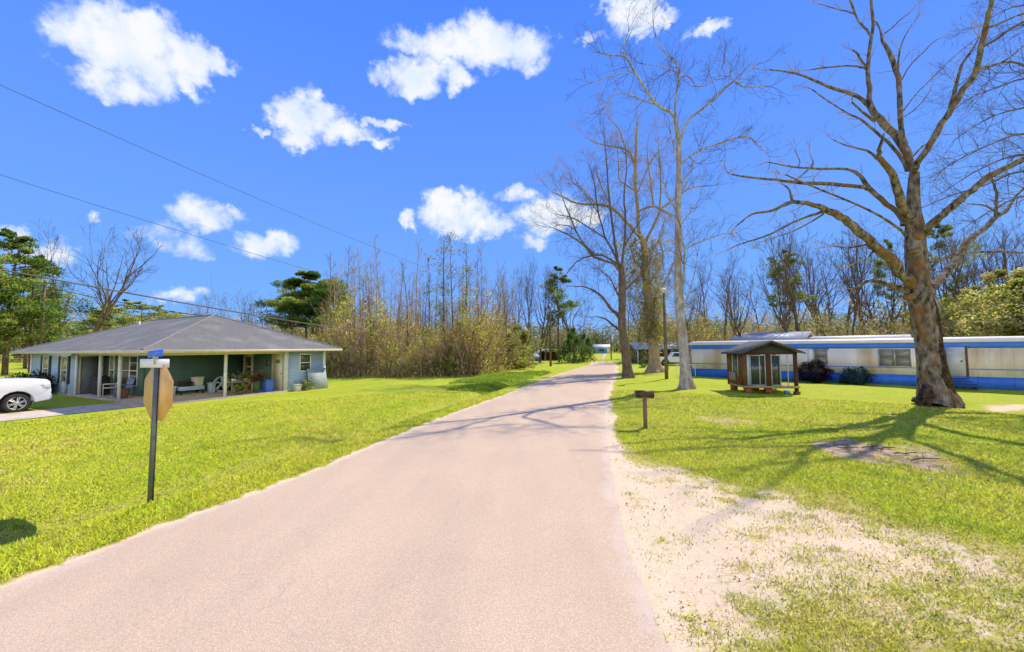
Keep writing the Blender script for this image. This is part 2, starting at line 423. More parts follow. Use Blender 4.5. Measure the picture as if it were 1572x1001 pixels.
def sandmask(x, y):
    n = fbm(x, y, 1.3, 3); n2 = fbm(x, y, 5.0, 5)
    s = sdf(x, y, SAND)
    dx = np.maximum(x-XR(y), 0)
    xr_ = x*.77+y*.64; yr_ = -x*.64+y*.77
    n3 = fbm(xr_*.55, yr_*1.9, 2.6, 17)
    m = np.clip(s/1.3+0.55+0.55*n, 0, 1)*np.clip(1.0-0.055*dx-.55*np.clip((4.55+.1*n-y)/1.1, 0, 1)*np.clip((dx-.35)/.6, 0, 1), 0.50, 1)
    m = m*(1-(0.50+.03*dx)*np.clip(n3*1.6+0.10, 0, 1)*np.clip((dx-.2)/1.6, 0, 1)-0.2*np.clip(n2, 0, 1)*np.clip(dx/1.5, 0, 1))
    b = np.clip(sdf(x, y, BARE)/0.55+0.05+0.9*n+0.9*n2, 0, 1)*0.85
    b2 = np.clip(sdf(x, y, BARE2)/0.5+0.4+0.5*n2, 0, 1)*0.8
    b3 = np.clip(sdf(x, y, BARE3)/0.8+0.3+0.5*n2, 0, 1)*0.5
    er = (x-XR(y))                 # right shoulder
    w = 0.42+0.30*n
    sh_ = np.clip(1-(er/np.maximum(w, .1)), 0, 1)*np.clip((70-y)/20, 0, 1)*(er > -0.5)
    elf = (XL(y)-x)
    w2 = 0.20+0.14*n2
    sl = np.clip(1.1-(elf/np.maximum(w2, .05)), 0, 1)*(elf > -0.5)*np.clip((75-y)/10, 0, 1)
    m = np.maximum.reduce([m, b, b2, b3, np.clip(sh_*1.6, 0, 1), sl])
    return m
sm = sandmask(gx, gy)
gb = Buf()
vv = np.stack([gx, gy, gz], axis=2).reshape(-1, 3)
ii = (np.arange(NR-1)[:, None]*NA); jj = np.arange(NA)[None, :]; j2 = (jj+1) % NA
ff = np.stack([ii+jj, ii+NA+jj, ii+NA+j2, ii+j2], axis=2).reshape(-1, 4)
ff = ff[:, ::-1]
dry = np.clip(0.5+0.5*fbm(gx, gy, 0.35, 11), 0, 1)
brn = np.maximum.reduce([np.clip(sdf(gx, gy, BARE)/.5+1.0, 0, 1), np.clip(sdf(gx, gy, BARE3)/.5+1, 0, 1)*.5])
gc = np.stack([sm, dry, brn], axis=2).reshape(-1, 3)
gb.add(vv, None, ff, gc)

def ground_mat():
    m = bpy.data.materials.new('grass_ground'); m.use_nodes = True
    nt = m.node_tree; nt.nodes.clear(); L = nt.links.new
    out = nt.nodes.new('ShaderNodeOutputMaterial'); b = nt.nodes.new('ShaderNodeBsdfPrincipled')
    b.inputs['Roughness'].default_value = 0.95; b.inputs['Specular IOR Level'].default_value = 0.1
    L(b.outputs[0], out.inputs[0])
    tc = nt.nodes.new('ShaderNodeTexCoord')
    at = nt.nodes.new('ShaderNodeAttribute'); at.attribute_name = 'Col'
    sp = nt.nodes.new('ShaderNodeSeparateColor'); L(at.outputs['Color'], sp.inputs[0])
    def noise(s, d=6, r=.6, mp=None):
        n = nt.nodes.new('ShaderNodeTexNoise'); n.inputs['Scale'].default_value = s; n.inputs['Detail'].default_value = d
        n.inputs['Roughness'].default_value = r; L(mp or tc.outputs['Object'], n.inputs['Vector']); return n.outputs[0]
    def rng(v, a, b_, c=0., d=1.):
        n = nt.nodes.new('ShaderNodeMapRange'); L(v, n.inputs[0])
        for i, q in enumerate((a, b_, c, d)): n.inputs[i+1].default_value = q
        return n.outputs[0]
    def mix(f, a, b_):
        n = nt.nodes.new('ShaderNodeMix'); n.data_type = 'RGBA'
        if isinstance(f, float): n.inputs[0].default_value = f
        else: L(f, n.inputs[0])
        for i, q in ((6, a), (7, b_)):
            if isinstance(q, tuple): n.inputs[i].default_value = (*q, 1)
            else: L(q, n.inputs[i])
        return n.outputs[2]
    def math_(op, a, b_):
        n = nt.nodes.new('ShaderNodeMath'); n.operation = op; n.use_clamp = False
        for i, q in enumerate((a, b_)):
            if isinstance(q, (int, float)): n.inputs[i].default_value = q
            else: L(q, n.inputs[i])
        return n.outputs[0]
    g1 = mix(rng(noise(1.1, 8, .7), .35, .65), (0.42, 0.50, 0.027), (0.62, 0.60, 0.048))
    g2 = mix(rng(noise(0.35, 5), .42, .66), g1, (0.66, 0.56, 0.07))
    g3 = mix(rng(noise(14, 6, .75), .35, .7), g2, (0.30, 0.43, 0.022))
    g4 = mix(rng(noise(5.5, 6, .7), .6, .75), g3, (0.62, 0.46, 0.14))
    gd = mix(math_('MULTIPLY', rng(noise(38, 4, .8), .52, .75), .6), g4, (0.10, 0.17, 0.008))
    s1 = mix(rng(noise(7, 8, .7), .3, .7), (0.83, 0.64, 0.42), (0.74, 0.55, 0.34))
    s2 = mix(rng(noise(45, 5, .7), .52, .7), s1, (0.58, 0.43, 0.28))
    br_ = mix(rng(noise(6, 7, .75), .4, .6), (0.26, 0.15, 0.08), (0.62, 0.46, 0.33))
    s2 = mix(sp.outputs[2], s2, br_)
    mp = nt.nodes.new('ShaderNodeMapping'); mp.inputs['Scale'].default_value = (5, 12, 5); mp.inputs['Rotation'].default_value = (0, 0, R(-35))
    L(tc.outputs['Object'], mp.inputs[0])
    nn = math_('ADD', math_('MULTIPLY', noise(1.0, 8, .75, mp.outputs[0]), 0.75), math_('MULTIPLY', noise(22, 6, .8), 0.35))
    f = rng(math_('ADD', math_('MULTIPLY', sp.outputs[0], 0.62), math_('MULTIPLY', nn, -1.0)), -0.34, -0.16)
    fs = rng(math_('ADD', math_('MULTIPLY', sp.outputs[0], 0.62), math_('MULTIPLY', nn, -1.0)), -0.50, -0.36)
    straw = mix(rng(noise(11, 6, .7), .4, .6), (0.62, 0.47, 0.15), (0.50, 0.47, 0.07))
    c = mix(f, mix(fs, gd, straw), s2)
    L(c, b.inputs['Base Color'])
    bp = nt.nodes.new('ShaderNodeBump'); bp.inputs['Strength'].default_value = 0.9; bp.inputs['Distance'].default_value = 0.05
    hh = math_('ADD', math_('MULTIPLY', noise(9, 8, .75), 1.0), math_('MULTIPLY', noise(40, 5, .7), .5))
    L(hh, bp.inputs['Height']); L(rng(f, 0, 1, .9, .45), bp.inputs['Strength']); L(bp.outputs[0], b.inputs['Normal'])
    return m
g_o = gb.build('ground', ground_mat(), smooth=True)
tag(g_o, 'yellow green mown grass ground with sandy bare patches', 'ground', kind='structure')

# ------------------------------------------------------------------ road
rb = Buf()
ys = np.concatenate([np.linspace(-30, 0, 40), np.linspace(0.05, 12, 260), np.linspace(12.1, 60, 260), np.linspace(60.5, 124, 60)])
NX = 13
jit = 0.05*fbm(ys*0+3, ys, 2.5, 1)+0.02*fbm(ys*0, ys, 9, 2)
jit2 = 0.06*fbm(ys*0+9, ys, 2.2, 6)+0.02*fbm(ys*0, ys, 10, 8)
xs0 = XL(ys)+jit; xs1 = XR(ys)+jit2
xs0 = xs0+np.clip((ys-52)/14, 0, 1)*1.4; xs1 = xs1-np.clip((ys-54)/12, 0, 1)*1.2; ys = ys
tt = np.linspace(0, 1, NX)
RX = xs0[:, None]*(1-tt)+xs1[:, None]*tt
RY = np.repeat(ys[:, None], NX, 1)
RZ = height(RX*0+((xs0+xs1)/2)[:, None], RY)+0.004+0.035*np.sin(np.pi*tt)[None, :]
edge = np.minimum(tt, 1-tt)[None, :]*(xs1-xs0)[:, None]
rc = np.stack([np.clip(edge/0.55, 0, 1)*1.0, edge*0, edge*0], axis=2)
n0 = len(ys)
ii = (np.arange(n0-1)[:, None]*NX); jj = np.arange(NX-1)[None, :]
ff = np.stack([ii+jj, ii+jj+1, ii+NX+jj+1, ii+NX+jj], axis=2).reshape(-1, 4)
rb.add(np.stack([RX, RY, RZ], 2).reshape(-1, 3), None, ff, rc.reshape(-1, 3))
def road_mat():
    m = bpy.data.materials.new('worn_asphalt'); m.use_nodes = True
    nt = m.node_tree; L = nt.links.new; b = nt.nodes['Principled BSDF']
    b.inputs['Roughness'].default_value = 0.9; b.inputs['Specular IOR Level'].default_value = 0.15
    tc = nt.nodes.new('ShaderNodeTexCoord')
    def noise(s, d, r=.6):
        n = nt.nodes.new('ShaderNodeTexNoise'); n.inputs['Scale'].default_value = s; n.inputs['Detail'].default_value = d
        n.inputs['Roughness'].default_value = r; L(tc.outputs['Object'], n.inputs['Vector']); return n.outputs[0]
    def rng(v, a, b_, c=0., d=1.):
        n = nt.nodes.new('ShaderNodeMapRange'); L(v, n.inputs[0])
        for i, q in enumerate((a, b_, c, d)): n.inputs[i+1].default_value = q
        return n.outputs[0]
    def mix(f, a, b_):
        n = nt.nodes.new('ShaderNodeMix'); n.data_type = 'RGBA'; L(f, n.inputs[0])
        for i, q in ((6, a), (7, b_)):
            if isinstance(q, tuple): n.inputs[i].default_value = (*q, 1)
            else: L(q, n.inputs[i])
        return n.outputs[2]
    c = mix(rng(noise(0.5, 5), .35, .65), (0.65, 0.465, 0.285), (0.73, 0.53, 0.33))
    c = mix(rng(noise(75, 3, .7), .5, .66), c, (0.84, 0.64, 0.43))
    c = mix(rng(noise(95, 3, .7), .56, .68), c, (0.36, 0.26, 0.19))
    v = nt.nodes.new('ShaderNodeTexVoronoi'); v.feature = 'F1'; v.inputs['Scale'].default_value = 60; L(tc.outputs['Object'], v.inputs['Vector'])
    c = mix(rng(v.outputs['Distance'], .35, .6, 0, .45), c, (0.44, 0.32, 0.24))
    st_ = nt.nodes.new('ShaderNodeMapping'); st_.inputs['Scale'].default_value = (1.0, .12, 1); L(tc.outputs['Object'], st_.inputs[0])
    ln = nt.nodes.new('ShaderNodeTexNoise'); ln.inputs['Scale'].default_value = 1.3; ln.inputs['Detail'].default_value = 5; L(st_.outputs[0], ln.inputs['Vector'])
    c = mix(rng(ln.outputs[0], .45, .68, 0, .22), c, (0.40, 0.30, 0.215))
    c = mix(rng(noise(1.7, 7, .75), .60, .72, 0, .25), c, (0.36, 0.27, 0.20))
    # faint cracks
    w = nt.nodes.new('ShaderNodeTexVoronoi'); w.feature = 'DISTANCE_TO_EDGE'; w.inputs['Scale'].default_value = 0.33
    mp = nt.nodes.new('ShaderNodeMapping'); nn = nt.nodes.new('ShaderNodeTexNoise'); nn.inputs['Scale'].default_value = 1.2; nn.inputs['Detail'].default_value = 6
    L(tc.outputs['Object'], nn.inputs['Vector'])
    va = nt.nodes.new('ShaderNodeVectorMath'); va.operation = 'MULTIPLY_ADD'; L(nn.outputs['Color'], va.inputs[0]); va.inputs[1].default_value = (1.6, 1.6, 0); L(tc.outputs['Object'], va.inputs[2])
    L(va.outputs[0], w.inputs['Vector'])
    c = mix(rng(w.outputs['Distance'], 0.0, 0.005, .22, 0), c, (0.36, 0.28, 0.24))
    at = nt.nodes.new('ShaderNodeAttribute'); at.attribute_name = 'Col'
    sp = nt.nodes.new('ShaderNodeSeparateColor'); L(at.outputs['Color'], sp.inputs[0])
    e = nt.nodes.new('ShaderNodeMath'); e.operation = 'ADD'; L(sp.outputs[0], e.inputs[0]); L(rng(noise(2.2, 6, .7), .3, .7, -.35, .35), e.inputs[1])
    c = mix(rng(e.outputs[0], -.05, .35, .8, 0), c, (0.68, 0.53, 0.40))
    L(c, b.inputs['Base Color'])
    bp = nt.nodes.new('ShaderNodeBump'); bp.inputs['Strength'].default_value = 0.5; bp.inputs['Distance'].default_value = 0.008
    L(noise(110, 3), bp.inputs['Height']); L(bp.outputs[0], b.inputs['Normal'])
    return m
tag(rb.build('road', road_mat(), smooth=True), 'pale pinkish worn asphalt road running to the far trees', 'road', kind='structure')

# driveway beside the blue house
db = Buf()
con = mat('concrete', (0.72, 0.58, 0.45), (0.60, 0.48, 0.37), 2.5, 0.9, 0.3, 40, c3=(0.38, 0.36, 0.16), scale3=1.6)
DXA, DXB = -2.75, -0.05
N = 40
dy = np.linspace(-0.12, -24, N); dxs = np.linspace(DXA, DXB, 8)
vs = []
for y_ in dy:
    for k, x_ in enumerate(dxs):
        w = HW(x_-0.015*max(0, -y_-4)+(random.Random(int(y_*50)+k).uniform(-.05, .05) if k in (0, 7) else 0), y_)
        vs.append((w.x, w.y, H(w.x, w.y)+0.02))
fs = [(i*8+k, i*8+k+1, (i+1)*8+k+1, (i+1)*8+k) for i in range(N-1) for k in range(7)]
db.add(vs, None, [f[::-1] for f in fs])
tag(db.build('driveway', con), 'cracked pale concrete driveway leading to the carport', 'driveway', kind='structure')

# ------------------------------------------------------------------ grass blades (near field)
def blades(n, rmin, rmax, name, label):
    u = np.random.rand(n*2); r = rmin*np.exp(u*math.log(rmax/rmin))
    a = np.random.uniform(R(-60), R(62), n*2)
    x = r*np.sin(a); y = r*np.cos(a)
    keep = (x < XL(y)-0.03-0.12*np.random.rand(n*2)) | (x > XR(y)+0.05)
    s = sandmask(x, y)
    cl = fbm(x, y, 6.0, 21)
    keep &= (s+0.45*(cl)+0.25*np.random.rand(n*2) < 0.62)
    hx, hy = hloc(x, y)
    keep &= ~((hx > -17) & (hx < 0.2) & (hy > -0.3) & (hy < 9))
    keep &= ~((hx > DXA-.25) & (hx < DXB+0.25) & (hy < 0) & (hy > -24))
    x = x[keep][:n]; y = y[keep][:n]; r = r[keep][:n]; n = len(x)
    z = height(x, y)
    edge = np.exp(-((XL(y)-x-0.25)/0.5)**2)
    lush = np.clip(0.5+0.5*fbm(x, y, 1.1, 31), 0, 1)
    hgt = (0.024+0.018*np.random.rand(n)+0.026*lush*np.random.rand(n)+0.025*edge)*(1+r/45)*np.where(sandmask(x, y) > .2, .6, 1)
    wd = 0.0030*(1+r/5.5)
    th = np.random.uniform(0, 6.283, n); ln = np.random.normal(0, .75, (n, 2))
    ex = np.cos(th)*wd; ey = np.sin(th)*wd
    v = np.empty((n, 3, 3))
    v[:, 0] = np.stack([x-ex, y-ey, z-0.01], 1); v[:, 1] = np.stack([x+ex, y+ey, z-0.01], 1)
    v[:, 2] = np.stack([x+ln[:, 0]*hgt, y+ln[:, 1]*hgt, z+hgt*np.random.uniform(.5, 1.1, n)], 1)
    tg = np.clip(0.5+0.6*fbm(x, y, 0.5, 41)+0.40*fbm(x, y, 2.2, 43), 0, 1)[:, None]
    c = np.array([(0.66, 0.80, 0.035)])*(1-tg)+np.array([(1.0, 0.90, 0.085)])*tg
    c = c*np.random.uniform(.9, 1.08, (n, 1))
    pick = np.random.rand(n); straw = pick < .05+.10*(tg[:, 0] > .7)+.40*np.clip(fbm(x, y, 0.9, 61)*1.5-.45, 0, 1)
    c[straw] = np.array([(0.90, 0.70, 0.28)])*np.random.uniform(.7, 1.1, (int(straw.sum()), 1))
    dl_ = (XL(y)-x)*.9; dit = (np.exp(-((dl_-1.35)/.22)**2)*np.clip((40-y)/12, 0, 1)*(dl_ > 0))[:, None]; c = c*(1-dit*np.array([(.5, .34, .4)]))  # blades on the ditch's road-side slope tinted darker, standing for its shaded side
    dst = (np.exp(-((dl_-1.8)/.2)**2)*np.clip((40-y)/12, 0, 1)*(dl_ > 0)) > np.random.rand(n)*1.6; c[dst] = np.array([(0.92, 0.70, 0.28)])*np.random.uniform(.7, 1.1, (int(dst.sum()), 1))
    dk = np.clip(fbm(x, y, 3.3, 47)-.25, 0, 1)[:, None]*.5; c = c*(1-dk*np.array([(1, .7, 1)]))
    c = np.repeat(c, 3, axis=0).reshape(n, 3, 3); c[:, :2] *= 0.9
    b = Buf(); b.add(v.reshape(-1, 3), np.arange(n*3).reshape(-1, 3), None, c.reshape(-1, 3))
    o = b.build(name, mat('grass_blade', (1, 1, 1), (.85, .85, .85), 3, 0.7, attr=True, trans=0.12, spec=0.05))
    tag(o, label, 'grass', kind='stuff')
blades(300000, 2.3, 22, 'grass', 'short yellow green grass blades on the verges and lawns')

def tufts():
    rs_ = np.random.RandomState(19); nc = 2200
    r = 3.0*np.exp(rs_.rand(nc)*math.log(4.5)); a = rs_.uniform(R(2), R(56), nc); x = r*np.sin(a); y = r*np.cos(a)
    k = (x > XR(y)+.25) & (sandmask(x, y) > .25) & (rs_.rand(nc) < np.clip(.12+.16*(x-XR(y))+.35*fbm(x, y, 1.7, 51), .03, 1)); x = x[k]; y = y[k]
    per = 64; nn_ = len(x)*per; sg_ = np.repeat(rs_.uniform(.03, .17, len(x)), per)
    X = np.repeat(x, per)+rs_.normal(size=nn_)*sg_*1.7; Y = np.repeat(y, per)+rs_.normal(size=nn_)*sg_; Z = height(X, Y); hgt = rs_.uniform(.012, .045, nn_)
    th = rs_.uniform(0, 6.28, nn_); w = .005
    v = np.empty((nn_, 3, 3)); v[:, 0] = np.stack([X-np.cos(th)*w, Y-np.sin(th)*w, Z-.004], 1); v[:, 1] = np.stack([X+np.cos(th)*w, Y+np.sin(th)*w, Z-.004], 1)
    v[:, 2] = np.stack([X+rs_.normal(0, 1.1, nn_)*hgt, Y+rs_.normal(0, 1.1, nn_)*hgt, Z+hgt], 1)
    cc_ = np.array([(.75,.78,.07), (1.0,.84,.18), (.92,.66,.24), (.58,.68,.05)])[np.repeat(rs_.choice(4, len(x), p=[.35, .35, .15, .15]), per)]*rs_.uniform(.7, 1.1, (nn_, 1))
    b = Buf(); b.add(v.reshape(-1, 3), np.arange(3*nn_).reshape(-1, 3), None, np.repeat(cc_, 3, axis=0))
    tag(b.build('grass_tufts', MATS['grass_blade']), 'small dry grass tufts dotting the sandy verge', 'grass tufts', kind='stuff')
tufts()
# fallen leaves and bits on the right verge
lb = Buf(); n = 7000
r = 2.5*np.exp(np.random.rand(n)*math.log(8)); a = np.random.uniform(R(-55), R(58), n); x = r*np.sin(a); y = r*np.cos(a)
k = ((x < XL(y)-.05) & (np.random.rand(n) < .25)) | ((x > XR(y)+0.1))
x = x[k]; y = y[k]; n = len(x)
pc = np.array([(0.62, 0.42, 0.18), (0.74, 0.58, 0.30), (0.85, 0.72, 0.48), (0.45, 0.40, 0.10)])[np.random.choice(4, n, p=[.3, .35, .2, .15])]
lb.leaves(np.stack([x, y, height(x, y)+0.008+0.02*np.random.rand(n)], 1), 0.013*(1+np.hypot(x, y)/9), pc, aspect=.5)
tag(lb.build('leaf_litter', mat('litter', (1, 1, 1), None, 3, .9, attr=True)), 'scattered dry leaf bits on grass and sand', 'leaf litter', kind='stuff')

# ================================================================== trees
def rng_dir(d, ang, rs):
    """rotate unit vector d by ang about a random perpendicular axis"""
    v = rs.normal(size=3); v -= d*np.dot(v, d); v /= np.linalg.norm(v)
    return d*math.cos(ang)+v*math.sin(ang)
def grow(buf, p, d, L, r, lvl, rs, wander=0.16, up=0.08, kids=5, ang=(25, 60), ratio=0.55, seg=0.35, col=(1,1,1), tips=None, rmin=0.0035, start=0.25, kr=0.6):
    n = max(3, min(9, int(L/seg)))
    pts = [p]; ds = []
    for i in range(n):
        d = d+rs.normal(size=3)*wander; d[2] += up; d /= np.linalg.norm(d)
        ds.append(d); pts.append(pts[-1]+d*L/n)
    rad = r*(1-np.linspace(0, 1, n+1)*0.7); rad = np.maximum(rad, rmin)
    buf.tube(pts, rad, 7 if r > .12 else 5 if r > .04 else 3, col)
    if tips is not None and lvl <= 1: tips.append(pts[-1]); tips.append(pts[len(pts)//2])
    if lvl > 0:
        for k in range(kids):
            t = start+(1-start)*(k+rs.uniform(.1, .9))/kids
            i = min(n-1, int(t*n)); f = t*n-i
            q = pts[i]*(1-f)+pts[i+1]*f
            nd = rng_dir(ds[i], R(rs.uniform(*ang)), rs)
            grow(buf, q, nd, L*ratio*(1.15-.5*t)*rs.uniform(.7, 1.25), max(rmin, (r*(1-.7*t))*kr), lvl-1, rs, wander, up, kids, ang, ratio, seg, col, tips, rmin, start, kr)

bark_grey = mat('bark_grey', (0.40, 0.33, 0.25), (0.035, 0.025, 0.018), 6.5, 0.95, 1.0, 22, stretch=(1, 1, .5), c3=(0.26, 0.135, 0.045), scale3=2.2, bdist=.12, detail=9)
bark_pale = mat('bark_pale', (0.54, 0.52, 0.50), (0.27, 0.23, 0.19), 6, 0.95, .9, 22, stretch=(1, 1, .5), c3=(0.36, 0.25, 0.15), scale3=1.3, bdist=.05, detail=8)
bark_dark = mat('bark_dark', (0.10, 0.075, 0.05), (0.22, 0.16, 0.10), 7, 0.95, .9, 18, stretch=(1, 1, .4), bdist=.04)
bark_tan = mat('bark_tan', (0.50, 0.37, 0.22), (0.26, 0.19, 0.11), 7, 0.95, .9, 18, stretch=(1, 1, .4), bdist=.03)
bark_brown = mat('bark_brown', (0.19, 0.13, 0.075), (0.10, 0.07, 0.04), 6, 0.95, .6, 18, stretch=(1, 1, .4))
twig_m = mat('twig', (0.17, 0.125, 0.085), (0.11, 0.08, 0.055), 3, 0.9)
twig_tan = mat('twig_tan', (0.48, 0.34, 0.19), (0.27, 0.19, 0.10), 3, 0.9)
leaf_m = mat('foliage', (1, 1, 1), (.7, .7, .7), 1.5, 0.75, attr=True, trans=0.22, spec=.08)
SPX = lambda w, Y: w/F*Y*0.5          # half-width in metres of w photo pixels at depth Y

def smooth_poly(pts, rad, k=3):
    """Catmull-Rom refinement of a polyline"""
    p = np.array([tuple(q) for q in pts]); n = len(p)
    if n < 3: return p, np.array(rad)
    e = np.vstack([2*p[0]-p[1], p, 2*p[-1]-p[-2]]); out = []; rr_ = []
    for i in range(n-1):
        a, b, c, d = e[i], e[i+1], e[i+2], e[i+3]
        for j in range(k):
            t = j/k
            out.append(.5*((2*b)+(-a+c)*t+(2*a-5*b+4*c-d)*t*t+(-a+3*b-3*c+d)*t**3)); rr_.append(rad[i]*(1-t)+rad[i+1]*t)
    out.append(p[-1]); rr_.append(rad[-1])
    return np.array(out), np.array(rr_)

def traced_tree(name, base_px, trunk, limbs, seed, bark, twigmat, label, cat='tree', group=None, twig_len=1.4, twig_gap=.45, drift=.35, flare=None, tw_lvl=2, twmin=2.0, tmax_h=99, tkids=4):
    """trunk / limbs: lists of (px, py, width_px); the polylines are placed in depth with a drift of their own"""
    rs = np.random.RandomState(seed)
    b = GZ(*base_px); Y0 = b.y
    root = empty(name, b, 0, label, cat, group)
    off = np.array(b)
    tb = Buf(); cb = Buf()
    def to3(line, ya, yb):
        n = len(line); o = []
        for i, (x, y, w) in enumerate(line):
            t = i/max(1, n-1); o.append(np.array(P(x, y, ya+(yb-ya)*t**.8))-off)
        return o
    placed = []      # (px,py,pos3,depth)
    def add(line, ya, yb, sides, roughn, istrunk=False):
        p = to3(line, ya, yb); r_ = []
        for i_, q in enumerate(line):
            a_ = line[max(0, i_-1)]; b_ = line[min(len(line)-1, i_+1)]
            vy = abs(b_[1]-a_[1])/(math.hypot(b_[0]-a_[0], b_[1]-a_[1])+1e-6)
            ch = 1/math.hypot(1, (q[0]-CX)/F); cv = 1/math.hypot(1, (q[1]-CY)/F)
            r_.append(max(0.006, SPX(q[2], Y0)*(1-(1-ch)*vy)*(1-(1-cv)*(1-vy))))
        p, r_ = smooth_poly(p, r_, 4 if istrunk else 3)
        if not istrunk:
            p[1:-1] += rs.normal(size=(len(p)-2, 3))*np.minimum(r_[1:-1, None]*.16, .03)
        if istrunk and flare:
            h = p[:, 2]; r_ = r_+flare*np.exp(-np.maximum(h, 0)/0.55)
        if istrunk:
            p, r_ = smooth_poly([tuple(q) for q in p], list(r_), 5)
            st_ = len(tb.v); tb.tube(p, r_, sides, (1, 1, 1))
            V = tb.v[st_].reshape(len(p), sides, 3); P0 = np.asarray(p)[:, None, :]; th = np.arange(sides)*2*math.pi/sides
            hh = np.maximum(P0[:, :, 2], 0)
            fac = 1+.035*np.sin(7*th[None]+2.2*np.sin(hh*.8))+.03*np.sin(13*th[None]+hh*2.1+1)+.03*np.sin(3*th[None]+hh*1.1)+np.random.uniform(-.022, .022, (len(p), sides))
            if flare: fac = fac+(.22 if flare > .2 else .12)*np.sin(4*th[None]+seed)*np.exp(-hh/.4)
            tb.v[st_] = (P0+(V-P0)*fac[:, :, None]).reshape(-1, 3).astype(np.float32)
        else: tb.tube(p, r_, sides, (1, 1, 1), rough=roughn)
        for i in range(len(p)):
            placed.append(p[i]+off)
        return p, r_
    tr, trr = add([(base_px[0], base_px[1]+4, trunk[0][2])]+trunk, Y0, Y0, 40, .07, True)
    for line in limbs:
        # depth at the start: nearest point already placed, as seen from the camera
        x, y, w = line[0]; best = None
        d = ray(x, y)
        for q in placed:
            qx = q[0]/q[1]; qz = (q[2]-CAMH)/q[1]
            e = (qx-d.x/d.y)**2+(qz-d.z/d.y)**2
            if best is None or e < best[0]: best = (e, q[1])
        ya = best[1]
        Lpx = math.hypot(line[-1][0]-line[0][0], line[-1][1]-line[0][1])
        yb = ya+rs.choice([-1, 1])*rs.uniform(.3, 1)*drift*Lpx/F*ya
        p, r_ = add(line, ya, yb, 10 if w > 6 else 6 if w > 3 else 4, .06 if w > 5 else .04)
        seglen = np.linalg.norm(p[1:]-p[:-1], axis=1); tot = seglen.sum()
        n = int(tot/twig_gap)
        for k in range(n):
            s_ = rs.uniform(.12, 1)*tot; i = int(np.searchsorted(np.cumsum(seglen), s_)); i = min(i, len(p)-2)
            if r_[i] > SPX(twmin*3.5, Y0): continue
            if p[i][2] > tmax_h: continue
            dd = p[i+1]-p[i]; dd /= np.linalg.norm(dd)+1e-9
            nd = rng_dir(dd, R(rs.uniform(30, 75)), rs)
            L = twig_len*rs.uniform(.5, 1.3)*(1.1-.4*s_/tot)
            grow(cb, p[i], nd, L, min(r_[i]*.55, .018), tw_lvl, rs, .17, .06, tkids, (25, 60), .55, .18, rmin=.0032*Y0/18)
        dd = p[-1]-p[-2]; dd /= np.linalg.norm(dd)+1e-9
        for _ in range(2): grow(cb, p[-1], rng_dir(dd, .3, rs), twig_len*.9, min(r_[-1]*.8, .02), tw_lvl, rs, .15, .05, tkids, (25, 55), .55, .18, rmin=.0032*Y0/18)
    tb.build('trunk', bark, root, smooth=True)
    if cb.v: cb.build('crown', twigmat, root)
    return root, Y0, off

